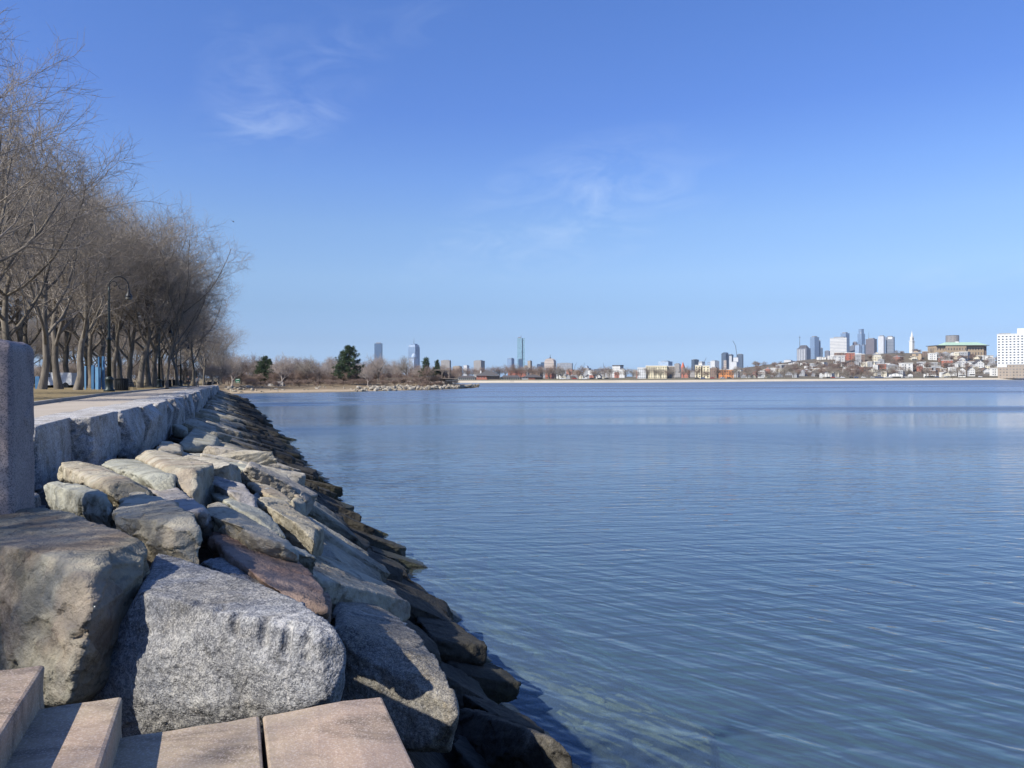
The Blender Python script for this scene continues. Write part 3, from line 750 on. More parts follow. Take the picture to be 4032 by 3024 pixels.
LEAN = tree_mesh(15, th=7.5, r0=.22, lean=(.28, 0), L=(9.5, 4.2, 2.1, 1.0), ang=(48, 45, 42, 40), up=(.13, .05, .02, .02))
def lawn_pt(u, n=None, Y=None):
    a = (u - CX) / F
    if Y is None: Y = n / (.354 + .935 * a)
    x = a * Y; nn, s = x * .935 + Y * .354, -x * .354 + Y * .935
    return Vector((x, Y, H - lawn_d(min(nn, -7.2), s) - .12))
# height of the tree top in the photograph fixes the scale of each
def park_tree(k, u, n, vtop, label, rz=0.0, wide=1.0, name='bare_tree', Y=None, meshes=None):
    p = lawn_pt(u, n, Y); ms = meshes or TM[k]
    nat = ZTOP[id(ms[1])]
    hgt = (V0 - vtop - (u - CX) * ROLL) / F * p.y + (H - p.z)
    s_ = hgt / nat
    return tree(ms, name, p, rz, (s_ * wide, s_ * wide, s_), label)
ZTOP = {}
for ms in TM + [LEAN]:
    co_ = np.empty(len(ms[1].vertices) * 3, np.float32); ms[1].vertices.foreach_get('co', co_)
    ZTOP[id(ms[1])] = float(np.percentile(co_.reshape(-1, 3)[:, 2], 97.5))
# trees named by what stands next to them, from the left edge to the end of the row
park_tree(2, -190, None, 60, 'tall bare tree whose branch tips hang in from the left edge above everything', 1.2, 1.0, Y=31)
park_tree(0, -60, None, 330, 'tall bare tree with an open crown at the left edge above the granite post', 4.0, .95, Y=40)
park_tree(2, 35, None, 560, 'thick forked bare tree right behind the granite post', 2.2, 1.15, Y=44)
park_tree(0, 165, None, 640, 'bare tree with a pale split trunk next to the granite post', .4, 1.1, Y=60)
park_tree(1, 232, None, 690, 'bare tree with a flared trunk in front of the white van', 3.1, 1.1, Y=78)
park_tree(3, 305, None, 730, 'bare tree with twin stems left of the blue posts', 5.0, 1.25, Y=70)
park_tree(0, 362, None, 830, 'slender bare tree standing among the blue posts', 2.7, 1.05, Y=88)
park_tree(1, 447, None, 850, 'bare tree hidden behind the nearest street lamp', 1.3, 1.0, Y=86)
park_tree(2, 514, None, 880, 'straight bare tree behind the nearest litter bin', .2, 1.0, Y=98)
park_tree(3, 549, None, 860, 'bare tree with a pale straight trunk behind the empty bench', 4.1, 1.3, Y=87)
park_tree(1, 614, None, 855, 'bare tree with a dark trunk next to the second street lamp', 2.0, 1.05, Y=93)
park_tree(0, 655, None, 900, 'leaning bare tree reaching out over the promenade', -.2, .8, Y=88, meshes=LEAN)
park_tree(3, 700, None, 1130, 'bare tree behind the square litter bin', 1.0, 1.2, Y=140)
park_tree(2, 763, None, 1110, 'bare tree with a light trunk behind the two walkers', 2.5, .95, Y=150)
park_tree(1, 800, None, 1230, 'small bare tree beside the farthest street lamp', .5, 1.0, Y=190)
park_tree(0, 868, None, 1330, 'small round bare tree above the dry grass clump', .9, 1.0, Y=215)
for i, (u, Y, vt) in enumerate([(-60, 90, 700), (60, 105, 800), (110, 120, 850), (200, 130, 800), (270, 118, 850), (335, 125, 880), (400, 120, 860), (480, 130, 900), (585, 135, 930), (640, 150, 1000), (690, 175, 1080), (735, 200, 1150)]):
    park_tree(i % 4, u, None, vt, 'bare tree standing deeper in the park behind the front row', i * 1.1, 1.1, Y=Y)['group'] = 'bare trees deeper in the park'
for i in range(26):
    u = -100 + 960 * (i + random.random() * .7) / 26
    park_tree(i % 4, u, None, 1190 + 90 * random.random() + max(0, u - 500) * .15, 'bare tree in the far wood at the back of the park', i * 1.7, 1.4, Y=190 + 110 * random.random())['group'] = 'bare trees at the back of the park'
for i in range(14):
    park_tree(i % 4, -150 - 110 * i, None, 600 + 20 * (i % 5), 'bare tree standing deeper in the park behind the front row', i * 1.3, 1.1, Y=85 + 11 * (i * 7 % 5))['group'] = 'bare trees deeper in the park'
# two trees behind the viewer, their branches shade the steps
for x, y, k, rz in ((-11.5, -1.5, 0, .3), (-9.0, -7.0, 3, 2.0)):
    tree(TM[k], 'bare_tree', Vector((x, y, H - 1.0)), rz, .72, 'bare tree beside the steps whose branches shade the boulders', 'bare trees beside the steps')
# ================================================================ far shore
def facade(name, wall, glass, pw=3.2, ph=3.5, fw=.5, fh=.5, rough_=.8, grough=.25):
    t = NT(name); P = t.obj()
    x = t.n('ShaderNodeSeparateXYZ', Vector=P)
    hx = t.math('FRACT', t.math('DIVIDE', t.math('ADD', x.outputs[0], t.math('ADD', x.outputs[1], 500.0)), pw))
    hz = t.math('FRACT', t.math('DIVIDE', t.math('ADD', x.outputs[2], 500.0), ph))
    m = t.math('MULTIPLY', t.math('LESS_THAN', hx, fw), t.math('LESS_THAN', hz, fh))
    nz = t.n('ShaderNodeSeparateXYZ', Vector=t.n('ShaderNodeNewGeometry').outputs['Normal']).outputs[2]
    m = t.math('MULTIPLY', m, t.math('LESS_THAN', nz, .5))
    v = t.noise(t.scale(P, 1 / pw, 1 / pw, 1 / ph), .9, 1)
    w = t.mix(t.rng(t.noise(P, .05, 3), .35, .65), wall, tuple(c * .86 for c in wall))
    c = t.mix(m, w, t.mix(t.rng(v, .35, .65), glass, tuple(min(1, q * 1.9 + .01) for q in glass)))
    return t.out(t.bsdf(c, t.math('MULTIPLY_ADD', m, grough - rough_, rough_), None, 0, .5))
facade('glass_navy', (.045, .075, .12), (.03, .06, .11), 4, 4, .85, .8, .4, .2)
facade('glass_blue', (.16, .21, .29), (.10, .16, .25), 5, 4, .7, .7, .4, .15)
facade('glass_pale', (.30, .36, .44), (.17, .24, .34), 5, 4, .6, .7, .5, .15)
facade('glass_teal', (.13, .22, .27), (.15, .25, .31), 6, 4, .9, .85, .3, .12)
facade('glass_dark', (.06, .08, .105), (.04, .055, .08), 4, 4, .8, .7, .4, .2)
facade('slate_tower', (.16, .165, .19), (.05, .06, .08), 4, 4, .6, .6)
facade('grey_concrete', (.25, .235, .22), (.11, .11, .115), 3.4, 3.6, .5, .5)
facade('beige_stone', (.44, .37, .31), (.16, .14, .13), 400, 8.5, 1, .42)
facade('tan_masonry', (.30, .25, .20), (.12, .11, .10), 3.4, 3.6, .5, .5)
facade('grey_grid', (.24, .25, .27), (.14, .15, .17), 7, 8, .72, .7)
facade('white_bands', (.58, .57, .53), (.16, .17, .19), 400, 9.5, 1, .38)
facade('white_panel', (.50, .50, .50), (.24, .27, .3), 4, 4, .5, .45)
facade('brown_tower', (.16, .13, .125), (.06, .06, .075), 4, 7.5, .8, .5)
facade('dark_bands', (.20, .215, .24), (.08, .095, .12), 400, 9, 1, .55)
facade('white_house', (.52, .52, .50), (.09, .10, .115), 2.6, 3.0, .36, .48)
facade('cream_house', (.55, .51, .40), (.09, .09, .09), 2.6, 3.0, .36, .48)
facade('grey_house', (.27, .28, .29), (.07, .07, .08), 2.6, 3.0, .36, .48)
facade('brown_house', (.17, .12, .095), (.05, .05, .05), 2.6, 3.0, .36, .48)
facade('brick_house', (.34, .125, .085), (.06, .06, .06), 2.6, 3.0, .36, .48)
facade('tan_school', (.37, .285, .19), (.09, .08, .07), 5.0, 8.0, .42, .55)
plain('roof_dark', (.075, .07, .07), .9); plain('roof_grey', (.20, .20, .20), .9); plain('copper_green', (.30, .42, .32), .8)
plain('white_trim', (.58, .58, .56), .7); plain('cream_wall', (.60, .54, .38), .85); plain('white_wall', (.56, .57, .57), .8)
plain('cream_wall_shade', (.22, .19, .165), .85); plain('window_glass', (.05, .06, .075), .2, 0, .4, .3, .5); plain('orange_wall', (.52, .22, .085), .85)
plain('red_brick', (.42, .13, .08), .85); plain('steel_dark', (.06, .065, .075), .6); plain('weathered_wood', (.20, .17, .14), .9); plain('spire_white', (.56, .555, .52), .7)

def HZ(x, y):                       # height of the hill above the far land
    return 41 * math.exp(-((x - 705) / 215) ** 2 - ((y - 1340) / 190) ** 2) + 12 * math.exp(-((x - 470) / 160) ** 2 - ((y - 1330) / 170) ** 2)
def land_z(x, y): return 3.2 + HZ(x, y)
sh2 = [(-2500, 1500), (-500, 1509), (1000, 1509), (1700, 1508.6), (2000, 1508), (2250, 1507.6), (2500, 1507), (2800, 1504.8), (3050, 1502), (3300, 1500.3), (3550, 1498.5), (3800, 1496.6), (4032, 1494.5), (4500, 1490), (5500, 1484.5)]
def shore_Y(u):
    for (a, va), (b, vb) in zip(sh2, sh2[1:]):
        if a <= u <= b:
            f = (u - a) / (b - a); return atd(a, va, H).y * (1 - f) + atd(b, vb, H).y * f
    return 900
def onland(u, v, Y0=700):
    u2, v2 = lev(u, v); a, b = (u2 - CX) / F, (v2 - V0) / F
    Y = max(Y0, shore_Y(u) + 50)
    while Y < 1700:
        if H - b * Y < land_z(a * Y, Y): break
        Y += 3
    return Vector((a * Y, Y, land_z(a * Y, Y)))
# terrain strips
sh1 = [(560, 1560), (820, 1553.5), (880, 1552), (960, 1550), (1100, 1547.5), (1250, 1545.5), (1400, 1543), (1470, 1540.5), (1560, 1538.5), (1700, 1535), (1800, 1531), (1860, 1527.5), (1885, 1524.5)]
back = [1, 1, 1, 1, 1, 1, 1, 1, 1, .95, .7, .4, .12]
prof1 = [(-45, -4.0), (-14, -1.2), (0, 0.0), (9, .55), (20, 1.25), (34, 1.9), (60, 2.6), (130, 3.0), (330, 3.1)]
V, Fc = [], []
for (u, v), bk in zip(sh1, back):
    p = atd(u, v, H)
    dr = Vector((p.x, p.y, 0)).normalized() if u < 1600 else (Vector((p.x, p.y, 0)).normalized() + Vector((-.4 * (u - 1600) / 285, 0, 0))).normalized()
    for q, z in prof1:
        V.append(Vector((p.x, p.y, 0)) + dr * (q * bk if q > 0 else q) + Vector((0, 0, z * (bk ** .35 if q > 0 else 1) + .12 * math.sin(u * .7 + q))))
m_ = len(prof1)
Fc = [(i * m_ + j, (i + 1) * m_ + j, (i + 1) * m_ + j + 1, i * m_ + j + 1) for i in range(len(sh1) - 1) for j in range(m_ - 1)]
V1 = V
t = NT('point_soil'); P = t.pos(); z = t.n('ShaderNodeSeparateXYZ', Vector=P).outputs[2]
a = t.noise(P, .15, 5, .65); b = t.noise(P, 1.2, 4, .7)
g_ = t.mix(t.rng(b, .4, .65), (.15, .115, .075), (.23, .18, .115))
s_ = t.mix(t.rng(b, .4, .7), (.37, .295, .205), (.28, .22, .15))
c = t.mix(t.rng(t.math('ADD', z, t.math('MULTIPLY', a, 1.2)), 1.15, 1.75), s_, g_)
c = t.mix(t.rng(t.math('ADD', z, t.math('MULTIPLY', a, .5)), .3, .6, .8, 0), c, (.10, .085, .065))
t.out(t.bsdf(c, .95, t.bump(b, .5, .2), 0, .1))
o = link('shore', mesh_np('shore', [tuple(v) for v in V], Fc), MAT['point_soil']); o['kind'] = 'structure'
def shore_pt(u, back_, dz=0.0):     # a point on the near shore, back_ metres behind the water's edge
    us = [q[0] for q in sh1]
    i = max(0, min(len(us) - 2, sum(1 for q in us if q <= u) - 1)); f = (u - us[i]) / (us[i + 1] - us[i])
    bk = back[i] * (1 - f) + back[i + 1] * f
    p = atd(us[i] * (1 - f) + us[i + 1] * f, sh1[i][1] * (1 - f) + sh1[i + 1][1] * f, H)
    k = next((j for j in range(2, m_) if prof1[j][0] * bk >= back_), m_ - 1)
    A = V1[i * m_ + k - 1].lerp(V1[(i + 1) * m_ + k - 1], f); B_ = V1[i * m_ + k].lerp(V1[(i + 1) * m_ + k], f)
    q0, q1 = max(0, prof1[k - 1][0]) * bk, prof1[k][0] * bk
    g = min(1, max(0, (back_ - q0) / max(.01, q1 - q0)))
    w_ = A.lerp(B_, g); Y = w_.y
    return Vector(((lev(u, 1520)[0] - CX) / F * Y, Y, w_.z + dz))
prof2 = [(-30, -1.5), (0, 0), (13, .9), (24, 1.7), (30, 2.4), (42, 3.0), (75, 3.2), (400, 3.2), (6500, 3.2)]
V = []
for u, v in sh2:
    p = atd(u, v, H)
    for q, z in prof2: V.append((p.x * (1 + q / p.y), p.y + q, z))
m2 = len(prof2)
Fc = [(i * m2 + j, (i + 1) * m2 + j, (i + 1) * m2 + j + 1, i * m2 + j + 1) for i in range(len(sh2) - 1) for j in range(m2 - 1)]
t = NT('far_land'); P = t.pos(); z = t.n('ShaderNodeSeparateXYZ', Vector=P).outputs[2]
a = t.noise(P, .05, 5, .65)
c = t.mix(t.rng(z, 1.9, 2.3), t.mix(t.rng(a, .4, .6), (.50, .44, .34), (.44, .38, .29)), t.mix(t.rng(a, .4, .6), (.15, .13, .08), (.12, .115, .09)))
c = t.mix(t.rng(z, .0, .35, .7, 0), c, (.16, .14, .11))
t.out(t.bsdf(c, .95, None, 0, .1))
o = link('ground', mesh_np('ground', V, Fc), MAT['far_land']); o['kind'] = 'structure'
plain('hill_soil', (.105, .088, .062), .95, 0, .25, .03)
grid('hill', [100 + 30 * i for i in range(42)], [960 + 30 * i for i in range(28)], lambda x, y: Vector((x, y, 2.9 + HZ(x, y))), MAT['hill_soil'])

# ---- towers and blocks of the city
def block(name, label, u0, u1, vtop, Y, mat, f=.8, th=28, cat='building', group=None, base=3.0, rmat='roof_grey', depth=None, parts=(), vb=None):
    """box building; f = share of the width taken by the face turned to the left"""
    pl = atY(u0, vtop, Y); pr = atY(u1, vtop, Y)
    vc = math.atan2((pl.x + pr.x) / 2, Y)
    W = (pr.x - pl.x) * math.cos(vc); W0 = pr.x - pl.x; z1 = pl.z
    if vb is not None: base = atY(u0, vb, Y).z
    th = math.radians(th)
    a = f * W / math.cos(th); b = max(.25 * a, (1 - f) * W / math.sin(th)) if f < .97 else .5 * a
    if f >= .97: th = 0; a = W
    if depth: b = depth
    # corner between the two visible faces
    c0 = Vector((pl.x + f * W0 if f < .97 else pr.x, Y, base))
    rz = -th - vc
    # local frame: x along the left face towards the corner, y away from the viewer
    e = empty(name, c0, rz, label, cat, group)
    h = z1 - base
    MB().box(-a, 0, 0, b, 0, h).build('wall', MAT[mat], e)
    MB().box(-a * .8, -a * .2, b * .2, b * .8, h, h + max(1.5, h * .025)).build('roof_plant', MAT[rmat], e)
    e['_dims'] = (a, b, h)
    return e
TB = 'tower_block'
block(TB, 'plain dark blue slab tower rising alone left of the skyline', 1474, 1506, 1352, 4300, 'glass_navy', .9, 20)
# tower with antenna and setback crown
e = block(TB, 'grey tower with a stepped pale crown and a tall antenna', 1607, 1653, 1366, 4350, 'glass_blue', .6, 38)
a, b, h = e['_dims']
MB().box(-a * .95, -a * .05, b * .05, b * .95, h, h + 12).build('crown', MAT['glass_pale'], e)
MB().box(-a * .8, -a * .2, b * .2, b * .8, h + 12, h + 19).build('penthouse', MAT['glass_blue'], e)
MB().tube([(-a / 2, b / 2, h + 18), (-a / 2, b / 2, h + 36), (-a / 2, b / 2, h + 56)], [1.6, .9, .5], 6).build('antenna', MAT['steel_dark'], e)
e = block(TB, 'pale blue glass tower with a rounded crown before the grey antenna tower', 1609, 1647, 1412, 4150, 'glass_pale', .55, 40)
a, b, h = e['_dims']
mb = MB(); mb.lathe([(a * .42, h), (a * .40, h + 12), (a * .30, h + 22), (a * .12, h + 30), (.1, h + 31)], -a * .42, b * .5, 16); mb.build('crown', MAT['glass_pale'], e, True)
block(TB, 'grey brown block building between the small pines and the beach pavilion', 1736, 1776, 1419, 2200, 'grey_concrete', .85, 25)
block(TB, 'low pale block right of the grey brown block', 1783, 1819, 1442, 2300, 'tan_masonry', .75, 25)
block(TB, 'small white block with a blue side left of the square grey tower', 1825, 1848, 1439, 2500, 'white_panel', .6, 35)
block(TB, 'square grey tower above the low brick bathhouse', 1865, 1909, 1420, 2400, 'grey_concrete', .65, 33)
block(TB, 'short glass tower left of the tallest teal tower', 1997, 2025, 1411, 3900, 'glass_blue', .6, 35)
e = block(TB, 'tallest teal glass tower with a dark vertical notch', 2036, 2055, 1331, 4400, 'glass_teal', .97, 0, depth=30)
a, b, h = e['_dims']
MB().box(.15, 5.5, 7, 28, 0, h).build('notch', MAT['glass_navy'], e); MB().box(5.6, 17, 3, 30, 0, h - .5).build('side_wall', MAT['glass_teal'], e)
for k in (-.22, -.14): MB().tube([(a * k, 14, h), (a * k, 14, h + 16)], [.8, .4], 6).build('antenna', MAT['steel_dark'], e)
block(TB, 'dark blue tower standing before the tallest teal tower', 2041, 2057, 1414, 4000, 'glass_navy', .97, depth=25)
block(TB, 'tan tower with a lower wing right of the tallest teal tower', 2077, 2095, 1421, 2600, 'tan_masonry', .62, 40)
block(TB, 'low tan wing below the tan tower', 2062, 2079, 1440, 2580, 'tan_masonry', .97, depth=14)
block(TB, 'dark blue stepped office block left of the domed building', 2129, 2144, 1427, 3950, 'glass_navy', .97, depth=30)
block(TB, 'lower dark blue office block behind the brick roofs', 2114, 2130, 1434, 3940, 'glass_navy', .97, depth=30)
e = block(TB, 'beige banded tower with a curved pediment and a spire', 2143, 2190, 1422, 3900, 'beige_stone', .8, 24)
a, b, h = e['_dims']
poly = [(-a, h)] + [(-a / 2 + a / 2 * .92 * math.cos(PI - PI * i / 10), h + 15 * math.sin(PI * i / 10)) for i in range(11)] + [(0, h)]
MB().prismy(poly, .2, b - .2).build('pediment', MAT['beige_stone'], e)
MB().lathe([(5, h + 13), (4, h + 20), (1.6, h + 22), (1.0, h + 30), (.2, h + 37)], -a / 2, b / 2, 8).build('spire', MAT['steel_dark'], e)
block(TB, 'wide grey gridded office block right of the beige domed tower', 2193, 2256, 1430, 3300, 'grey_grid', .93, 14)
block(TB, 'pale stepped building in the gap between bare trees', 2294, 2328, 1450, 2500, 'grey_concrete', .7, 30)
block(TB, 'narrow top block of the pale stepped building', 2304, 2318, 1442, 2510, 'glass_pale', .6, 35)
block(TB, 'long low dark building left of the white capped block', 2339, 2412, 1453, 2000, 'glass_dark', .9, 15)
e = block(TB, 'white block with a dark flat cap above the shore trees', 2411, 2455, 1441, 1300, 'white_house', .7, 32, rmat='roof_dark')
a, b, h = e['_dims']; MB().box(-a - .3, .3, -.3, b + .3, h, h + 1.6).build('roof', MAT['roof_dark'], e)
block(TB, 'glass office building behind the cream apartment house', 2592, 2648, 1423, 1800, 'glass_pale', .7, 28)
block(TB, 'small grey block right of the cream apartment house', 2655, 2680, 1433, 1500, 'grey_concrete', .8, 25)
block(TB, 'dark glass block left of the striped white block', 2722, 2752, 1416, 2500, 'glass_dark', .4, 50)
block(TB, 'white and dark striped block with a small crane', 2750, 2776, 1425, 2300, 'white_bands', .55, 40)
block(TB, 'white block joined to a dark glass side right of the castle like house', 2797, 2832, 1421, 2200, 'white_panel', .5, 42)
block(TB, 'pale low block behind the dark brick row', 2783, 2799, 1428, 2250, 'glass_pale', .97, depth=15)
e = block(TB, 'dark tower with a rounded roof left of the construction crane', 2840, 2869, 1393, 4200, 'glass_dark', .6, 36)
a, b, h = e['_dims']; MB().prismy([(-a, h), (-a * .7, h + 6), (-a * .4, h + 8.5), (-a * .1, h + 6), (0, h)], .5, b - .5).build('roof', MAT['glass_dark'], e)
block(TB, 'dark tower with a lower roof behind the rounded one', 2866, 2888, 1396, 4300, 'glass_dark', .7, 30)
block(TB, 'pale panel in front of the dark rounded tower', 2871, 2881, 1402, 4150, 'white_panel', .97, depth=10)
block(TB, 'dark slanted glass block right of the construction crane', 2900, 2927, 1395, 4200, 'glass_dark', .85, 25)
block(TB, 'white residential block below the construction crane', 2887, 2911, 1408, 4000, 'white_panel', .8, 28)
block(TB, 'low white block at the foot of the dark towers', 2873, 2909, 1425, 3800, 'white_panel', .75, 28)
block(TB, 'slim pinkish block at the foot of the rounded dark tower', 2849, 2860, 1419, 3700, 'beige_stone', .97, depth=12)
# downtown group over the hill
e = block(TB, 'gothic looking tower with a pale ribbed front and dark mansard', 3137, 3192, 1371, 4700, 'slate_tower', .7, 30)
a, b, h = e['_dims']
MB().hip(-a * .92, -a * .08, b * .08, b * .92, h, h + 20, a * .12).build('mansard', MAT['roof_dark'], e)
for k in range(5): MB().box(-a * (.9 - k * .17), -a * (.9 - k * .17) + a * .08, -2.5, -.1, 0, h - 6).build('rib', MAT['white_panel'], e)
block(TB, 'blue glass tower with a notched top beside the gothic one', 3189, 3225, 1327, 4800, 'glass_blue', .5, 42)
block(TB, 'lower side block of the blue notched tower', 3222, 3231, 1342, 4850, 'glass_navy', .97, depth=25)
block(TB, 'thin dark block right of the blue notched tower', 3230, 3240, 1371, 4700, 'glass_dark', .97, depth=25)
block(TB, 'low dark stepped block left of the white banded tower', 3247, 3268, 1382, 4700, 'slate_tower', .8, 25)
block(TB, 'wide white tower with horizontal bands', 3267, 3345, 1329, 4800, 'white_bands', .85, 20)
block(TB, 'blue grey tower rising behind the white banded tower', 3309, 3345, 1312, 5000, 'glass_blue', .6, 35)
block(TB, 'dark low tower between the white banded and the tallest downtown towers', 3345, 3376, 1362, 4900, 'slate_tower', .6, 35)
block(TB, 'brown grey tower peeking out left of the tallest downtown tower', 3357, 3376, 1348, 5050, 'brown_tower', .8, 25)
e = block(TB, 'tallest downtown tower with a narrower blue crown', 3376, 3406, 1314, 4800, 'glass_blue', .55, 40)
a, b, h = e['_dims']
MB().box(-a * .86, -a * .14, b * .14, b * .86, h, h + 31).build('crown', MAT['glass_blue'], e)
MB().box(-a * .34, -a * .2, b * .1, b * .5, h - 2, h + 12).build('mirror_panel', MAT['white_panel'], e)
block(TB, 'blue lower shoulder left of the tallest downtown tower', 3366, 3392, 1359, 4760, 'glass_pale', .6, 40)
block(TB, 'blue lower shoulder right of the tallest downtown tower', 3390, 3415, 1360, 4760, 'glass_blue', .5, 40)
e = block(TB, 'brown gridded tower with a thin mast', 3408, 3453, 1334, 4700, 'brown_tower', .75, 30)
a, b, h = e['_dims']; MB().tube([(-a * .8, b / 2, h), (-a * .8, b / 2, h + 47)], [1.2, .5], 6).build('antenna', MAT['steel_dark'], e)
block(TB, 'tall white slab with a grey side', 3457, 3486, 1324, 4600, 'white_panel', .75, 28)
e = block(TB, 'dark banded tower with a white top right of the white slab', 3487, 3523, 1326, 4600, 'dark_bands', .88, 20)
a, b, h = e['_dims']; MB().box(-a * .72, -a * .18, -.4, -.1, h - 14, h - 1).build('white_panel', MAT['white_wall'], e)
block(TB, 'distant pale low building left of downtown', 3086, 3121, 1418, 3500, 'white_panel', .8, 25)
e = empty(TB, atY(3750, 1400, 3000) * 1, 0, 'grey cylindrical tower standing behind the school roof', 'building'); e.location.z = 3
h = atY(3750, 1322, 3000).z - 3; rr = 23.5 / F * 3000
mb = MB(); mb.lathe([(rr, 0), (rr, h)], 0, 0, 20); mb.build('wall', MAT['grey_concrete'], e)
MB().lathe([(rr * .96, h), (rr * .96, h + 1.5)], 0, 0, 20).build('roof', MAT['roof_dark'], e)
# cranes
def crane(label, pts, Y, w=1.2):
    P = [atY(u, v, Y) for u, v in pts]
    e = empty('tower_crane', P[0], 0, label, 'crane')
    MB().tube([P[0] - P[0], P[1] - P[0]], [w, w], 5).build('mast', MAT['steel_dark'], e)
    MB().tube([P[1] - P[0], P[2] - P[0]], [w, w * .6], 5).build('jib', MAT['steel_dark'], e)
crane('big bent construction crane above the dark towers', [(2906, 1430), (2896, 1361), (2885, 1341)], 4100, 1.4)
crane('small slanted crane between the dark block and the striped block', [(2773, 1430), (2774, 1423), (2781, 1408)], 2280, .7)
crane('thin crane right of the wide grey gridded block', [(2262, 1458), (2264, 1440), (2271, 1428)], 3200, .8)
crane('thin upright crane above the pale stepped building', [(2297, 1450), (2299, 1440), (2301, 1428)], 3200, .8)
crane('thin crane leaning over the long low dark building', [(2380, 1456), (2377, 1440), (2375, 1428)], 3200, .8)
e = empty('radio_mast', atY(3149, 1372, 4700), 0, 'lattice mast beside the gothic looking tower', 'mast')
MB().tube([(0, 0, 0), (0, 0, 70), (0, 0, 82)], [2.2, 1.0, .5], 5).build('mast', MAT['steel_dark'], e)
MB().box(-5, 5, -1, 1, 68, 71).build('platform', MAT['steel_dark'], e)

# ---- brick bathhouse on the far beach
Yb = 735.0
def X(u): return (u - CX) / F * Yb
def Z(v, u=2000): return atY(u, v, Yb).z
e = empty('bathhouse', Vector((X(1960), Yb, Z(1505))), 0, 'long low brick bathhouse with dark hipped roofs on the beach', 'building')
def rel(u): return X(u) - X(1960)
zb = Z(1505); zr = lambda v: Z(v) - zb
MB().box(rel(1876), rel(1918), 0, 16, 0, zr(1479)).build('brick_wall', MAT['brick_house'], e)
MB().box(rel(1918) + .01, rel(1967), 1.5, 17, 0, zr(1480)).build('brick_wall', MAT['brown_house'], e)  # right half: same brick, its shade put into a browner wall colour
MB().hip(rel(1872), rel(1971), -1, 19, zr(1479.5), zr(1459)).build('roof', MAT['roof_dark'], e)
for a, b in ((1800, 1873), (1970, 2052)):
    MB().box(rel(a), rel(b), 6, 13, 0, zr(1487)).build('wing_wall', MAT['grey_house'], e)
    MB().hip(rel(a), rel(b), 1, 14, zr(1487), zr(1478), 3).build('roof', MAT['roof_dark'], e)
    n_ = 9
    for i in range(n_):
        x = rel(a) + 1.5 + (rel(b) - rel(a) - 3) * i / (n_ - 1)
        MB().box(x - .25, x + .25, 1.5, 2.0, 0, zr(1487)).build('column', MAT['white_trim'], e)
MB().box(rel(2055), rel(2080), 0, 14, 0, zr(1486)).build('white_wall', MAT['white_house'], e)
MB().box(rel(2080) + .01, rel(2107), 0, 14, 0, zr(1486)).build('brick_wall', MAT['brick_house'], e)
MB().box(rel(2107) + .02, rel(2137), 1, 15, 0, zr(1486)).build('brick_wall', MAT['brown_house'], e)
MB().hip(rel(2052), rel(2140), -1, 16, zr(1486), zr(1475)).build('roof', MAT['roof_dark'], e)
MB().box(rel(1890), rel(1894), 5, 7, zr(1470), zr(1459)).build('chimney', MAT['white_trim'], e)
# brick rows behind it
block('brick_building', 'long pinkish brick building behind the bathhouse roofs', 2000, 2072, 1458, 900, 'brick_house', .97, depth=20)
block('brick_building', 'dark brown roofed building behind the bathhouse', 2085, 2136, 1459, 930, 'brown_house', .8, 20)
block('brick_building', 'dark flat roofed block below the domed tower', 2106, 2156, 1451, 1200, 'grey_house', .9, 15)
block('brick_building', 'narrow red brick house with bays right of the bathhouse', 2146, 2190, 1471, 850, 'brick_house', .6, 35)
block('brick_building', 'dark flat block below the tan tower', 2050, 2087, 1449, 1300, 'grey_house', .9, 15)
# cream apartment house with real windows
def windowed(name, label, u0, u1, vt, vb, Y, mat, cols, rows, wfrac, hfrac, rmat='roof_grey', depth=14, top=.04, bot=.12, side=None, gl='window_glass'):
    p = atY(u0, vb, Y); q = atY(u1, vt, Y); W = q.x - p.x; h = q.z - p.z
    vc = math.atan2((p.x + q.x) / 2, Y); W *= math.cos(vc)
    e = empty(name, p, -vc, label, 'building')
    MB().box(0, W, 0, depth, 0, h).build('wall', MAT[mat], e)
    MB().box(-.3, W + .3, -.3, depth + .3, h, h + .6).build('cornice', MAT['white_trim'], e)
    wm = None
    for i in range(cols):
        for j in range(rows):
            cw = W / cols; rh = h * (1 - top - bot) / rows
            x = cw * (i + .5); z = h * bot + rh * (j + .5)
            if wm is None:
                wm = MB().box(-cw * wfrac / 2, cw * wfrac / 2, -.12, .02, -rh * hfrac / 2, rh * hfrac / 2).mesh('window'); wm.materials.append(MAT[gl])
            o = link('window', wm, None, e); o.location = (x, 0, z)
    return e, W, h
windowed('apartment_house', 'long cream apartment house with rows of small windows', 2543, 2626, 1441, 1497, 830, 'cream_wall', 9, 5, .38, .5)
windowed('apartment_house', 'whitish left wing of the cream apartment house', 2510, 2542.5, 1449, 1497, 828, 'white_wall', 4, 4, .4, .5)
windowed('apartment_house', 'shaded right wing of the cream apartment house', 2626.5, 2656, 1443, 1497, 834, 'cream_wall_shade', 3, 5, .4, .5)  # cream wing turned from the sun, its shade painted as a darker wall
windowed('apartment_house', 'cream castle like house with paired window stacks', 2737, 2760, 1439, 1494, 850, 'cream_wall', 2, 5, .4, .5)
windowed('apartment_house', 'right half of the castle like cream house', 2766, 2794, 1441, 1494, 850, 'cream_wall', 2, 5, .4, .5)
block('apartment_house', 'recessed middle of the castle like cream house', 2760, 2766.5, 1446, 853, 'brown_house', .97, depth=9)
block('brick_building', 'dark brick row right of the castle like cream house', 2794.5, 2830, 1449, 900, 'brown_house', .8, 25)
windowed('brick_building', 'bright orange brick building behind leafless trees', 2830, 2888, 1456, 1495, 815, 'orange_wall', 6, 3, .4, .45)
e = block('church', 'small reddish church tower with a pyramid spire', 2681, 2697, 1447, 1300, 'brick_house', .6, 35, 'church')
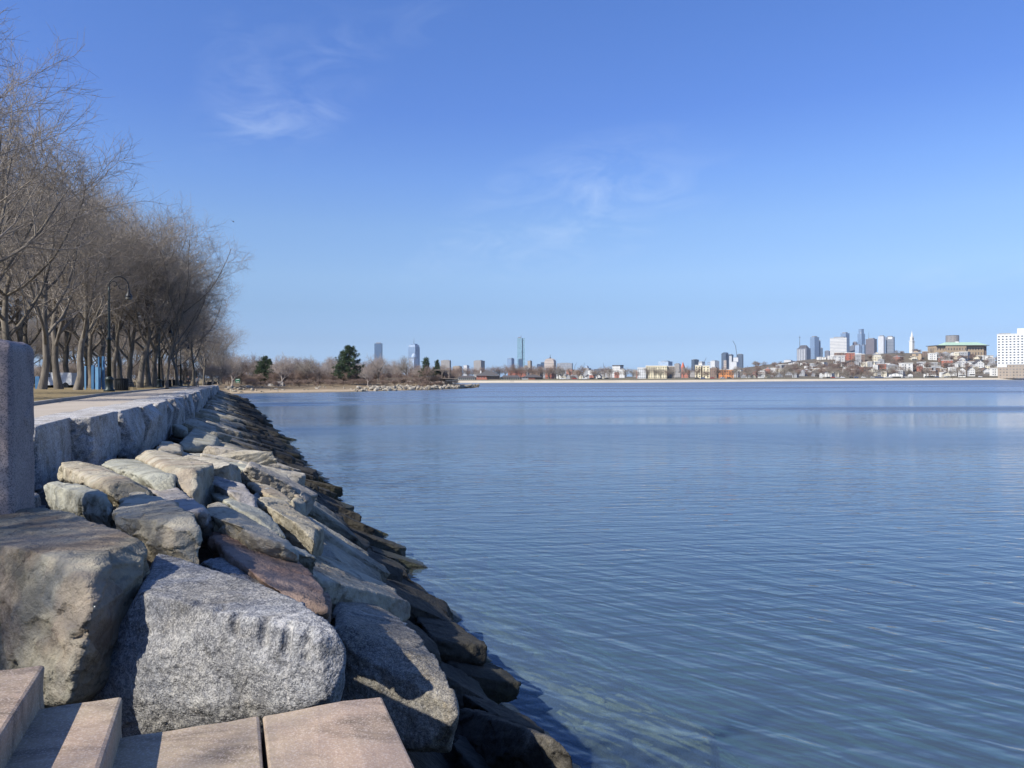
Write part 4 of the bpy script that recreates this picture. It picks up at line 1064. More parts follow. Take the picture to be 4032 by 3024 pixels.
a, b, h = e['_dims']; MB().hip(-a - .2, .2, -.2, b + .2, h, h + 10).build('spire', MAT['red_brick'], e)
# white apartment tower at the right edge
e, W, h = windowed('apartment_tower', 'tall white apartment tower with a grid of windows at the right edge', 3926, 4062, 1317, 1436, 930, 'white_wall', 9, 11, .5, .42, depth=22, top=.03, bot=.01)
MB().box(.6, W - 1, .6, 21, -17, -.02).build('lower_storeys', MAT['tan_masonry'], e)
MB().box(.1, W * .28, .3, 21, -3.2, -.03).build('corner_storey', MAT['white_wall'], e)
MB().box(W * .58, W * .95, 4, 15, h + .65, h + 7).build('penthouse', MAT['white_wall'], e)
MB().box(W * .05, W * .4, 4, 12, h + .65, h + 1.6).build('roof_plant', MAT['roof_grey'], e)
# white monument tower
p = onland(3591, 1392); p.y = 1310; p.x = (3591 - CX) / F * 1310; p.z = land_z(p.x, p.y)
e = empty('monument', p, .45, 'white stone monument tower with a steeple on top of the hill', 'monument')
zt = lambda v: atY(3591, v, 1310).z - p.z
MB().box(-2.9, 2.9, -2.9, 2.9, 0, zt(1345)).build('shaft', MAT['spire_white'], e)
MB().box(-3.4, 3.4, -3.4, 3.4, zt(1345), zt(1342)).build('balustrade', MAT['white_trim'], e)
MB().box(-2.2, 2.2, -2.2, 2.2, zt(1342), zt(1326)).build('belfry', MAT['spire_white'], e)
for s_ in (-1, 1): MB().box(-.9, .9, s_ * 2.25 - .05, s_ * 2.25 + .05, zt(1340), zt(1331)).build('opening', MAT['window_glass'], e)
MB().lathe([(1.9, zt(1326)), (1.6, zt(1318)), (.9, zt(1313)), (.35, zt(1306)), (.05, zt(1301))], 0, 0, 8).build('steeple', MAT['spire_white'], e)
# school on the hill
p = atY(3689, 1388, 1340)
e = empty('school', p, 0, 'long tan school with a pale green copper roof on the hill', 'building')
xs = lambda u: (u - 3689) / F * 1340
zt = lambda v: atY(3760, v, 1340).z - p.z
MB().box(0, xs(3723), 3, 30, -12, zt(1362)).build('side_wing', MAT['tan_school'], e)
MB().box(xs(3724), xs(3805), 0, 34, -12, zt(1361)).build('front_wing', MAT['tan_school'], e)
MB().box(xs(3805) + .05, xs(3880), 4, 34, -12, zt(1361)).build('front_wing', MAT['tan_school'], e)
MB().box(xs(3880), xs(3893), 6, 34, -12, zt(1362)).build('end_wall', MAT['brown_house'], e)
MB().box(-.6, xs(3895), -.8, 35, zt(1361), zt(1359)).build('cornice', MAT['roof_dark'], e)
MB().hip(xs(3724), xs(3892), 1, 34, zt(1358.9), zt(1346), 9).build('roof', MAT['copper_green'], e)
MB().box(xs(3786), xs(3794), 14, 20, zt(1350), zt(1343)).build('dormer', MAT['white_trim'], e)

r6 = random.Random(61)
for i in range(34):
    u = 1985 + 1080 * (i + r6.random()) / 34; w_ = 18 + 34 * r6.random(); 
    block('low_building', 'low city building half hidden behind the trees of the far shore', u, u + w_, 1453 + 17 * r6.random(), 930 + 700 * r6.random(), r6.choice(('grey_house', 'white_house', 'brick_house', 'brown_house', 'cream_house', 'grey_concrete')), .75 + .2 * r6.random(), 24, 'building', 'low city buildings behind the far shore trees')
# ---- houses on the hill and along the shore
def house_meshes(kind):
    w, d, h = 9.0, 11.0, 8.6
    if kind == 'gable':
        return [('wall', MB().add([(-w / 2, 0, -4), (w / 2, 0, -4), (w / 2, 0, h), (0, 0, h + 3.6), (-w / 2, 0, h), (-w / 2, d, -4), (w / 2, d, -4), (w / 2, d, h), (0, d, h + 3.6), (-w / 2, d, h)],
                                  [(0, 1, 2, 3, 4), (9, 8, 7, 6, 5), (1, 6, 7, 2), (5, 0, 4, 9)]).mesh('wall'), None),
                ('roof', MB().prismy([(-w / 2 - .5, h - .45), (0, h + 3.65), (w / 2 + .5, h - .45), (w / 2 + .5, h - .1), (0, h + 4.05), (-w / 2 - .5, h - .1)], -.5, d + .5).mesh('roof'), 'roof_dark'),
                ('porch', MB().box(-w / 2 + .4, w / 2 - .4, -2.0, -.05, 2.8, 3.1).box(-w / 2 + .5, -w / 2 + .8, -1.9, -1.6, -3, 2.8).box(w / 2 - .8, w / 2 - .5, -1.9, -1.6, -3, 2.8).mesh('porch'), 'white_trim')]
    if kind == 'flat':
        return [('wall', MB().box(-w / 2, w / 2, 0, d, -4, 9.4).mesh('wall'), None),
                ('cornice', MB().box(-w / 2 - .35, w / 2 + .35, -.35, d + .35, 9.4, 10.0).mesh('cornice'), 'white_trim'),
                ('bay', MB().box(-w / 2 + 1, -.6, -1.1, -.02, -2, 9.0).mesh('bay'), None)]
    return [('wall', MB().box(-w / 2, w / 2, 0, d, -4, 7.0).mesh('wall'), None),
            ('roof', MB().hip(-w / 2 - .5, w / 2 + .5, -.5, d + .5, 7.0, 10.4, 3.8).mesh('roof'), 'roof_grey'),
            ('dormer', MB().box(-1.6, 1.6, .8, 4.0, 7.2, 9.6).mesh('dormer'), None)]
HM = {k: house_meshes(k) for k in ('gable', 'flat', 'hip')}
HH = {'gable': 12.4, 'flat': 10.0, 'hip': 10.4}
_hc = {}
def house(kind, mat, u0, u1, vt, vb, label, group=None, rz=0.0, Y=None):
    um = (u0 + u1) / 2
    p = onland(um, vb) if Y is None else atY(um, vb, Y)
    W = (u1 - u0) / F * p.y; h = (vb - vt) / F * p.y
    e = empty('house', p, rz - math.atan2(p.x, p.y), label, 'house', group)
    e.scale = (W / 10.0, W / 10.0, h / HH[kind])
    for nm, me, mt in HM[kind]:
        key = (kind, nm, mt or mat)
        if key not in _hc:
            m2 = me.copy(); m2.materials.clear(); m2.materials.append(MAT[mt or mat]); _hc[key] = m2
        link(nm, _hc[key], None, e)
    return e
def z4(x, y): return 3050 + .22604 * x, 1260 + .22604 * y
def z5(x, y): return 3500 + .2405 * x, 1260 + .2405 * y
def hz(fn, kind, mat, x0, x1, y0, y1, label, rz=0.0, **k):
    a, b = fn(x0, y0), fn(x1, y1)
    return house(kind, mat, a[0], b[0], a[1], b[1], label, None, rz, **k)
hz(z4, 'flat', 'white_house', 1070, 1230, 620, 770, 'white tiered house with balconies left of the black tower house', .3)
hz(z4, 'flat', 'brown_house', 1035, 1255, 565, 640, 'dark brown flat house on the crest under the white banded tower')
hz(z4, 'flat', 'brick_house', 1250, 1400, 570, 700, 'brick house with red patches between the white tiered and black houses', .2)
hz(z4, 'flat', 'grey_house', 1405, 1510, 585, 800, 'tall black house with rounded balconies in the middle of the hill')
hz(z4, 'flat', 'brown_house', 1510, 1570, 590, 720, 'narrow dark house right of the tall black house')
hz(z4, 'hip', 'cream_house', 1725, 1855, 560, 720, 'cream house with an arched porch and a small cupola', .2)
hz(z4, 'flat', 'cream_house', 1510, 1750, 735, 815, 'long low cream house below the cream arched house')
hz(z4, 'gable', 'white_house', 1150, 1300, 735, 805, 'white house with dark windows below the white tiered house', .25)
hz(z4, 'gable', 'white_house', 1180, 1250, 815, 920, 'narrow white house in the trees in mid hill')
hz(z4, 'flat', 'brick_house', 1790, 1945, 765, 850, 'rust coloured brick house left of the grey shed roof', .1)
hz(z4, 'hip', 'grey_house', 1945, 2160, 760, 880, 'wide grey house with a pale flat roof')
hz(z4, 'flat', 'white_house', 720, 865, 760, 800, 'long white flat house on the left slope')
hz(z4, 'gable', 'cream_house', 715, 780, 705, 765, 'cream gabled house on the left crest')
hz(z4, 'flat', 'white_house', 920, 1010, 625, 690, 'white box house on the crest left of the brown flat one')
hz(z4, 'flat', 'grey_house', 60, 290, 775, 840, 'low white and green roofed house at the left foot of the hill')
hz(z4, 'gable', 'white_house', 280, 430, 715, 790, 'white gabled house below the gothic tower', .3)
hz(z4, 'gable', 'white_house', 440, 560, 725, 790, 'second white gabled house below the gothic tower', -.2)
hz(z4, 'flat', 'white_house', 510, 670, 800, 850, 'long white low house left of the hill trees')
hz(z4, 'gable', 'white_house', 780, 835, 915, 1010, 'little white house by the beach road with a steep roof')
hz(z4, 'hip', 'grey_house', 180, 305, 905, 960, 'low pale roofed house in the shore trees')
hz(z4, 'flat', 'brick_house', 1400, 1545, 815, 900, 'dull red house in the lower middle of the hill')
hz(z4, 'hip', 'grey_house', 1290, 1370, 870, 930, 'small house with a pinkish roof in the lower trees')
hz(z4, 'flat', 'white_house', 730, 900, 645, 690, 'long pale roofed house on the crest below the thin dark block')
hz(z5, 'flat', 'white_house', 165, 390, 705, 850, 'wide white house with bay windows left of the school slope')
hz(z5, 'gable', 'white_house', 0, 225, 865, 945, 'white twin gabled house on the beach road at the foot of the hill')
hz(z5, 'gable', 'white_house', 470, 575, 705, 800, 'white peaked house in the trees under the monument', .3)
hz(z5, 'hip', 'tan_school', 350, 530, 500, 650, 'tan columned house in front of the monument')
hz(z5, 'flat', 'white_house', 640, 785, 545, 655, 'pale house with stacked porches left of the school')
hz(z5, 'hip', 'grey_house', 840, 1000, 515, 640, 'grey steep roofed house in front of the school')
hz(z5, 'flat', 'cream_house', 1065, 1150, 525, 640, 'beige narrow house in front of the school')
hz(z5, 'flat', 'grey_house', 1155, 1290, 520, 650, 'dark house next to the beige narrow house', -.2)
hz(z5, 'hip', 'white_house', 1300, 1440, 520, 610, 'white house with a mansard roof below the school end', .2)
hz(z5, 'flat', 'white_house', 1440, 1700, 580, 650, 'row of white houses with porches below the school end')
hz(z5, 'flat', 'white_house', 1555, 1665, 510, 560, 'white house with a wide porch at the right end of the school')
hz(z5, 'flat', 'brick_house', 865, 1040, 655, 760, 'flat brown brick house in the middle of the right slope')
hz(z5, 'flat', 'white_house', 1030, 1135, 715, 770, 'small white box house right of the brown brick house')
hz(z5, 'flat', 'white_house', 1140, 1420, 680, 770, 'row of white triple deckers in the middle of the right slope')
hz(z5, 'gable', 'white_house', 1420, 1560, 655, 830, 'tall white triple decker with porches left of the apartment tower', .3)
hz(z5, 'flat', 'grey_house', 700, 845, 755, 850, 'glass fronted grey house in the right slope')
hz(z5, 'gable', 'white_house', 570, 770, 850, 935, 'white house with a broad gable on the beach road')
hz(z5, 'flat', 'white_house', 825, 975, 855, 935, 'white porch fronted house on the beach road')
hz(z5, 'flat', 'white_house', 970, 1105, 775, 910, 'square white house with a dark porch on the beach road')
hz(z5, 'gable', 'white_house', 1140, 1255, 775, 930, 'tall white gabled house on the beach road')
hz(z5, 'gable', 'white_house', 1310, 1410, 765, 920, 'narrow white house with a rounded bay on the beach road', .2)
hz(z5, 'flat', 'white_house', 1655, 1840, 785, 915, 'white block of flats with dark windows beside the apartment tower')
hz(z5, 'gable', 'white_house', 310, 390, 875, 940, 'little white cottage on the beach road')
HMAT = ['white_house', 'cream_house', 'grey_house', 'brown_house', 'brick_house', 'white_house', 'grey_house']
r = random.Random(21)
for i in range(74):
    u = 3010 + 940 * r.random(); v0 = 1452 - 55 * math.exp(-((u - 3690) / 330) ** 2)
    v = v0 + (1490 - v0) * r.random() ** .8
    house(r.choice(('gable', 'flat', 'hip', 'flat')), r.choice(HMAT), u - 9 - 7 * r.random(), u + 9 + 7 * r.random(), v - 15 - 9 * r.random(), v, 'house half hidden by leafless trees on the hillside', 'houses half hidden on the hillside', r.uniform(-.5, .5))
for i in range(16):
    u = 2190 + (2500 - 2190) * (i + r.random() * .6) / 16 if i < 10 else 2890 + 150 * r.random()
    house(r.choice(('gable', 'flat', 'hip')), r.choice(HMAT), u - 9, u + 10, 1472 + 4 * r.random(), 1499, 'low house behind the trees along the far beach road', 'low houses along the far beach road', r.uniform(-.4, .4), Y=800 + 60 * r.random())

# ---- parked cars on the far beach road
cm = {}
def car_mesh(col):
    if col not in cm:
        plain('car_' + col, {'white': (.7, .7, .7), 'silver': (.42, .43, .45), 'black': (.02, .02, .022), 'blue': (.04, .08, .2), 'red': (.3, .03, .02)}[col], .35, .1, .05)
        body = MB().prismy([(-2.2, .35), (2.2, .35), (2.25, .8), (1.3, .95), (.8, 1.45), (-1.0, 1.48), (-1.9, 1.0), (-2.25, .9)], -.9, .9).mesh('body'); body.materials.append(MAT['car_' + col])
        gl = MB().prismy([(1.15, .98), (.74, 1.38), (-.95, 1.4), (-1.65, 1.0)], -.92, .92).mesh('window'); gl.materials.append(MAT['window_glass'])
        wh = MB()
        wh = MB().tube([(0, -.95, 0), (0, .95, 0)], [.33, .33], 10).mesh('wheel'); wh.materials.append(MAT['steel_dark'])
        cm[col] = (body, gl, wh)
    return cm[col]
r = random.Random(4)
def far_shore(u, back_):
    us = [q[0] for q in sh2]; i = max(0, sum(1 for q in us if q <= u) - 1); f = (u - us[i]) / (us[i + 1] - us[i])
    A = Vector(V2[i * m2 + 1]).lerp(Vector(V2[(i + 1) * m2 + 1]), f)
    Y = A.y + back_
    z = next((za + (zb - za) * (back_ - qa) / (qb - qa) for (qa, za), (qb, zb) in zip(prof2, prof2[1:]) if qa <= back_ <= qb), 3.2)
    return Vector(((lev(u, 1490)[0] - CX) / F * Y, Y, z))
V2 = V
cars = [2215, 2236, 2262, 2300, 2330, 2362, 2390, 2745, 2768, 2805, 2845, 2872, 3262, 3280, 3296, 3318, 3352, 3372, 3400, 3436, 3452, 3470, 3490, 3505, 3535, 3565, 3690, 3725, 3860, 3950, 3968, 3985, 4005, 4022]
for i, u in enumerate(cars):
    col = r.choice(('white', 'white', 'silver', 'white', 'black', 'blue', 'red', 'silver'))
    b_, g_, w_ = car_mesh(col)
    p = far_shore(u, 44 + r.random() * 3)
    e = empty('parked_car', p, r.uniform(-.15, .15), col + ' car parked on the far beach road', 'car', col + ' cars parked on the far beach road')
    link('body', b_, None, e); link('window', g_, None, e)
    for x in (-1.4, 1.4): link('wheel', w_, None, e).location = (x, 0, .33)
# ---- bare trees far away
SM = [tree_mesh(31 + i, th=5.2, r0=.24, L=(4.6, 2.6, 1.4, .8), n=(7, 7, 6, 4), tw=.03, t0=.3) for i in range(3)]
BU = [tree_mesh(41 + i, th=2.2, r0=.10, L=(3.6, 2.2, 1.2, .7), n=(9, 7, 6, 4), ang=(30, 35, 38, 40), tw=.022, t0=.02, flare=1.0) for i in range(3)]
for ms in SM + BU:
    c_ = np.empty(len(ms[1].vertices) * 3, np.float32); ms[1].vertices.foreach_get('co', c_); ZTOP[id(ms[1])] = float(np.percentile(c_.reshape(-1, 3)[:, 2], 99.5))
CT = {}
def rtree(ms, loc, hgt, rz, label, group, mats, wide=1.0, name='bare_tree', cat='tree'):
    key = (id(ms[1]), mats)
    if key not in CT:
        a, b = ms[0].copy(), ms[1].copy(); a.materials.clear(); b.materials.clear(); a.materials.append(MAT[mats[0]]); b.materials.append(MAT[mats[1]]); CT[key] = (a, b)
    s_ = hgt / ZTOP[id(ms[1])]
    return tree(CT[key], name, loc, rz, (s_ * wide, s_ * wide, s_), label, group, mats, cat)
r = random.Random(33)
for i in range(60):                 # along the far beach
    u = 2150 + 1650 * (i + r.random() * .8) / 60
    rtree(SM[i % 3], far_shore(u, 52 + 30 * r.random()), 8 + 5.5 * r.random(), r.random() * 6, 'leafless tree in the row along the far beach', 'leafless trees along the far beach', ('grey_bark', r.choice(('red_twig', 'twig_bark'))), 1.25)
for i in range(84):                # on the hill
    u = 2960 + 990 * r.random(); v0 = 1440 - 58 * math.exp(-((u - 3690) / 330) ** 2)
    v = v0 + (1486 - v0) * r.random()
    rtree(SM[i % 3], onland(u, v), 8 + 5 * r.random(), r.random() * 6, 'leafless tree between the houses of the hillside', 'leafless trees on the hillside', ('grey_bark', r.choice(('red_twig', 'twig_bark'))), 1.3)
for i in range(110):
    u = 2960 + 990 * r.random(); v0 = 1444 - 56 * math.exp(-((u - 3690) / 330) ** 2); v = v0 + (1488 - v0) * r.random()
    rtree(BU[i % 3], onland(u, v), 6 + 4 * r.random(), r.random() * 6, 'tall leafless shrub between the houses of the hillside', 'leafless shrubs on the hillside', ('red_twig', 'red_twig'), 1.5, 'shrub', 'shrub')
for i in range(26):                 # behind the bathhouse and the point
    u = 1640 + 560 * i / 26 + 10 * r.random()
    p = far_shore(u, 110 + 60 * r.random())
    rtree(SM[i % 3], p, 12 + 5 * r.random(), r.random() * 6, 'leafless tree behind the roofs of the bathhouse', 'leafless trees behind the bathhouse', ('grey_bark', 'red_twig'), 1.3)
# ---- the wooded point
for i in range(62):
    u = 850 + (1800 - 850) * (i + r.random()) / 62
    b_ = 66 + 110 * r.random() if u < 1650 else 30 + 25 * r.random()
    hh = 9 + 6.5 * r.random() if u < 1600 else 7 + 3 * r.random()
    rtree(SM[i % 3], shore_pt(u, b_), hh, r.random() * 6, 'leafless tree in the thicket behind the small beach', 'leafless trees of the point', ('grey_bark', r.choice(('red_twig', 'pale_twig', 'twig_bark'))), 1.2)
for i in range(84):
    u = 870 + (1790 - 870) * (i + r.random()) / 84
    b_ = 48 + 60 * r.random() if u < 1650 else 24 + 20 * r.random()
    rtree(BU[i % 3], shore_pt(u, b_), 3.5 + 3.6 * r.random(), r.random() * 6, 'reddish leafless shrub in the thicket behind the small beach', 'leafless shrubs of the point', ('red_twig', 'red_twig'), 1.3, 'shrub', 'shrub')
for i in range(54):
    u = 965 + (1800 - 965) * (i + r.random()) / 54
    rtree(BU[i % 3], shore_pt(u, (30 + 16 * r.random()) if u < 1650 else 14 + 10 * r.random()), 1.6 + 1.6 * r.random(), r.random() * 6, 'low brown scrub on the bank above the small beach', 'low scrub on the bank of the point', ('red_twig', 'red_twig'), 1.9, 'shrub', 'shrub')
for u, vt, lab in ((1108, 1395, 'bare tree with a white trunk beside the low granite wall'), (1446, 1440, 'spreading bare tree at the edge of the rubble shore'), (912, 1385, 'bare tree left of the green sign')):
    p = shore_pt(u, 30 if u == 1446 else 45); hgt = (V0 - vt + 3) / F * p.y + H - p.z
    rtree(SM[1], p, hgt, .7, lab, None, ('pale_twig', 'pale_twig'), 1.1)
# pines
plain('pine_needles', (.042, .068, .03), .85, 0, .55, .9)
plain('pine_bark', (.09, .07, .055), .95)
def pine_mesh(seed, hgt=12.0, wid=4.6, lop=0.0):
    g = np.random.default_rng(seed)
    trunk = MB().tube([(0, 0, 0), (.15, .1, hgt * .4), (0, 0, hgt * .95)], [.3, .2, .05], 8)
    Vs, Fs, o = [], [], 0
    for i in range(60):
        z = hgt * (.14 + .84 * (i / 60)); fr = (z / hgt)
        prof_ = wid * (1 - fr) ** .62 * (.5 + .75 * g.random())
        if fr < .22: prof_ *= .8
        az = i * 2.4 + g.random(); L = prof_
        d = np.array([math.cos(az), math.sin(az), .22 + .3 * fr]); tip = np.array([0, 0, z]) + d * L
        trunk.tube([(0, 0, z), tuple(tip * .5 + np.array([0, 0, z]) * .5 - np.array([0, 0, .15])), tuple(tip)], [.06, .04, .02], 4)
        nc = int(3 + 5 * L / wid)
        for j in range(nc):
            c = np.array([0, 0, z]) + d * L * (.35 + .65 * (j + .5) / nc) + g.normal(size=3) * .22
            n = 34
            dirs = nrm(g.normal(size=(n, 3)) + np.array([0, 0, .35])); ln = .45 + .3 * g.random((n, 1))
            side = nrm(np.cross(dirs, g.normal(size=(n, 3)))) * .045
            base = c + dirs * .08
            V4 = np.stack([base - side, base + side, c + dirs * ln + side * .4, c + dirs * ln - side * .4], 1)
            Vs.append(V4.reshape(-1, 3)); Fs.append(np.arange(n * 4).reshape(n, 4) + o); o += n * 4
    return trunk.mesh('trunk', True), mesh_np('crown', np.concatenate(Vs), np.concatenate(Fs), False)
PN = [pine_mesh(1), pine_mesh(2, 12, 5.4)]
def pine(k, u, back_, vtop, wide, label, rz=0.0):
    p = shore_pt(u, back_); hgt = (V0 - vtop - (u - CX) * ROLL) / F * p.y + H - p.z
    s_ = hgt / 12.0
    tree(PN[k], 'pine_tree', p, rz, (s_ * wide, s_ * wide, s_), label, None, ('pine_bark', 'pine_needles'))
pine(0, 1376, 52, 1362, 1.25, 'largest dark green pine standing above the point')
pine(1, 1352, 56, 1385, .9, 'shorter pine leaning against the largest pine', 1.0)
pine(0, 1044, 60, 1403, 1.0, 'dark ragged pine near the low granite wall', 2.0)
pine(1, 1026, 62, 1425, 1.0, 'low wide pine left of the dark ragged pine', .3)
pine(0, 1062, 58, 1414, .8, 'narrow pine right of the dark ragged pine', .8)
pine(1, 1678, 44, 1410, .8, 'small pine left of the beach pavilion', 2.2)
pine(0, 1722, 36, 1418, .7, 'smaller pine directly above the beach pavilion', 1.4)
# rubble stones of the point
r = random.Random(77)
plain('white_stone', (.5, .47, .42), .9)
RP = []
for k in range(6):
    m = slab_proto(60 + k, .16, .9, .7, .6); m.materials.append(MAT['pale_rubble']); RP.append(m)
for i in range(190):
    u = 1395 + 490 * (i + r.random()) / 190
    row = r.random()
    p = shore_pt(u, (1.0 + 15 * row) if u < 1800 else 1 + 5 * row, .15)
    if u > 1800: p.z = max(p.z, .3) + .5 * r.random()
    sz = (.5 + .8 * r.random() ** 1.4) * (1 if u > 1450 else .75)
    o = link('rubble_stone', RP[i % 6]); o.location = p + Vector((0, 0, .25 * sz))
    o.rotation_euler = (r.gauss(0, .35), r.gauss(0, .35), r.random() * 6); o.scale = (sz * 1.15, sz, sz)
    tag(o, 'pale rubble stone in the heap along the wooded point', 'rock', 'pale rubble stones along the point')
for i in range(26):
    u = 960 + 440 * r.random(); o = link('beach_stone', RP[i % 6]); o.location = shore_pt(u, 4 + 26 * r.random(), .1); sz = .25 + .35 * r.random()
    o.scale = (sz * 1.4, sz, sz); o.rotation_euler.z = r.random() * 6
    tag(o, 'small stone lying on the sand of the small beach', 'rock', 'small stones on the beach')
# ================================================================ things in the park
plain('black_iron', (.018, .02, .022), .45, .3, .1); plain('dark_green_iron', (.02, .03, .03), .45, .3, .1)
plain('blue_paint', (.045, .13, .25), .5, 0, .15); plain('blue_paint_light', (.11, .24, .38), .5); plain('sign_green', (.03, .17, .10), .5); plain('lamp_glass', (.12, .12, .11), .2)
plain('navy_cloth', (.022, .026, .036), .9); plain('grey_cloth', (.17, .175, .19), .9); plain('jeans', (.06, .075, .11), .9); plain('skin', (.45, .28, .21), .6); plain('dark_hair', (.03, .022, .018), .8)
def gpt(u, n):
    a = (u - CX) / F; Y = n / (.354 + .935 * a); x = a * Y
    s = -x * .354 + Y * .935
    return Vector((x, Y, H - (lawn_d(n, s) if n < -7.1 else dprom(s) + .03)))
# street lamps: shepherd's crook with scrolls
def make_lamp(label):
    e = empty('street_lamp', (0, 0, 0), 0, label, 'street lamp', 'crook topped lamps along the promenade')
    MB().lathe([(.36, 0), (.36, .12), (.27, .2), (.25, .75), (.29, .8), (.29, .9), (.21, 1.0), (.19, 1.05)], k=16).build('base', MAT['dark_green_iron'], e, True)
    mb = MB()
    mb.lathe([(.15, 1.04), (.115, 3.55), (.18, 3.6), (.18, 3.68), (.09, 3.8), (.075, 4.3), (.06, 7.0), (.05, 7.35)], k=12)
    mb.build('pole', MAT['dark_green_iron'], e, True)
    R = .62
    arc = [(R - R * math.cos(PI * i / 14), 0, 7.35 + .72 * math.sin(PI * i / 14)) for i in range(15)] + [(2 * R, 0, 7.2)]
    MB().tube(arc, [.042] * 16, 8).build('crook', MAT['black_iron'], e, True)
    def spiral(cx, cz, r0, a0, turn, n=14): return [(cx + r0 * (1 - .55 * i / n) * math.cos(a0 + turn * i / n), 0, cz + r0 * (1 - .55 * i / n) * math.sin(a0 + turn * i / n)) for i in range(n + 1)]
    for cx, cz, r0, a0, tn in ((.33, 7.52, .24, PI, -5.2), (.80, 7.42, .30, .3, -5.2)):
        MB().tube(spiral(cx, cz, r0, a0, tn), [.03] * 15, 6).build('scroll', MAT['black_iron'], e, True)
    lm = MB(); lm.lathe([(.06, 7.24), (.09, 7.1), (.10, 6.95), (.2, 6.8), (.24, 6.66), (.235, 6.62)], 2 * R, 0, 12)
    lo = lm.build('lamp_shade', MAT['black_iron'], e, True)
    gl = MB(); gl.lathe([(.22, 6.62), (.19, 6.5), (.1, 6.42), (.01, 6.4)], 2 * R, 0, 12); gl.build('lamp_glass', MAT['lamp_glass'], e, True)
    return e
L0 = make_lamp('nearest crook topped lamp, beside the slatted litter bin')
rzl = math.atan2(.354, .935)
for i, (u, lab) in enumerate([(430, None), (627, 'second crook topped lamp, beside the pair of round bins'), (712, 'crook topped lamp just left of the two walkers'), (772, 'crook topped lamp directly behind the two walkers'), (799, 'farthest crook topped lamp near the end of the promenade')]):
    p = gpt(u, -7.8)
    if i == 0: L0.location = p; L0.rotation_euler.z = rzl
    else: dup(L0, p, rzl, None, lab)
# litter bins
def slat_bin(label, w=1.0, h=1.0):
    e = empty('litter_bin', (0, 0, 0), 0, label, 'litter bin')
    MB().lathe([(w * .42, .04), (w * .44, h * .97)], k=20).build('liner', MAT['black_iron'], e, True)
    for i in range(22):
        a = 2 * PI * i / 22; x, y = math.cos(a) * w * .49, math.sin(a) * w * .49
        MB().tube([(x, y, .03), (x, y, h * .98)], [.035, .035], 5).build('slat', MAT['black_iron'], e)
    MB().lathe([(w * .53, h * .96), (w * .53, h), (w * .4, h), (w * .4, h * .96)], k=20).build('rim', MAT['black_iron'], e)
    return e
b0 = slat_bin('wide black slatted litter bin next to the nearest street lamp'); b0.location = gpt(479, -7.6); b0.scale = (.92, .92, .95)
b1 = dup(b0, gpt(663, -7.5), None, (.75, .75, 1.0), 'black round bin, right one of the pair by the second lamp'); b2 = dup(b0, gpt(645, -7.9), None, (.62, .62, .9), 'dark green round bin, left one of the pair by the second lamp')
p = gpt(687, -9.5)
e = empty('square_bin', p, .3, 'dark square pedestal bin standing alone on the grass', 'litter bin'); e.scale = (1.1, 1.1, 1.0)
MB().box(-.28, .28, -.28, .28, 0, .95).build('body', MAT['black_iron'], e); MB().box(-.38, .38, -.38, .38, .952, 1.12).build('lid', MAT['black_iron'], e)
# benches
def bench(label, p, rz, L=1.8):
    e = empty('park_bench', p, rz, label, 'bench')
    for i in range(5): MB().box(-L / 2, L / 2, -.2 + i * .09, -.13 + i * .09, .42, .45).build('seat_slat', MAT['black_iron'], e)
    for i in range(4): MB().box(-L / 2, L / 2, .27 + i * .02, .295 + i * .02, .52 + i * .1, .59 + i * .1).build('back_slat', MAT['black_iron'], e)
    for x in (-L / 2 + .06, L / 2 - .06):
        MB().tube([(x, -.2, 0), (x, -.19, .43), (x, -.17, .64), (x, .2, .66)], [.025] * 4, 6).build('leg', MAT['black_iron'], e)
        MB().tube([(x, .3, 0), (x, .24, .44), (x, .36, .95)], [.025] * 3, 6).build('leg', MAT['black_iron'], e)
    return e
bench('black iron bench facing the sea beside the slatted litter bin', gpt(521, -7.55), rzl - PI / 2 + PI, 1.5)
bench('low black bench beside the third lamp', gpt(724, -7.7), rzl + PI / 2, 1.6)
p = gpt(835, -5.6)
for u, n, lab in ((828, -5.8, 'dark block seat, left one of a pair near the end of the wall'), (842, -5.2, 'dark block seat, right one of a pair near the end of the wall')):
    e = empty('stone_seat', gpt(u, n), rzl, lab, 'seat'); MB().box(-1.1, 1.1, -.5, .5, 0, .95).build('body', MAT['black_iron'], e); MB().box(-1.2, 1.2, -.55, .55, .952, 1.05).build('top', MAT['black_iron'], e)
o = link('boulder', RP[2]); q = gpt(879, -3.0); o.location = q + Vector((0, 0, .25)); o.scale = (2.0, 1.2, .85); tag(o, 'purple grey boulder lying on the end of the promenade', 'rock')
# blue sculpture of square posts
p = lawn_pt(372, None, 76); sx = 76 / F
e = empty('post_sculpture', p, 0, 'cluster of tall blue square posts standing among the trees', 'sculpture')
for i, (u, w, vt, yy) in enumerate([(335, 5, 1441, 0), (344, 5, 1447, .8), (360, 9, 1438, .2), (371, 5, 1448, 1.0), (377, 5, 1404, .5), (386, 8, 1402, .9), (383, 12, 1445, -.1), (397, 6, 1445, .4)]):
    x0 = (u - w / 2 - 372) * sx; x1 = (u + w / 2 - 372) * sx; zt = atY(u, vt, 76).z - p.z
    MB().box(x0, x1, yy, yy + (x1 - x0), 0, zt).build('post', MAT['blue_paint' if i % 3 else 'blue_paint_light'], e)
p = lawn_pt(148, None, 72); sx = 72 / F
e = empty('blue_panel', p, 0, 'pair of low blue panels beside the granite post', 'panel')
for u, w, vt in ((146, 16, 1482), (160, 8, 1474)):
    MB().box((u - w / 2 - 148) * sx, (u + w / 2 - 148) * sx, 0 if w > 9 else .3, .25 if w > 9 else .5, 0, atY(u, vt, 72).z - p.z).build('panel', MAT['blue_paint'], e)
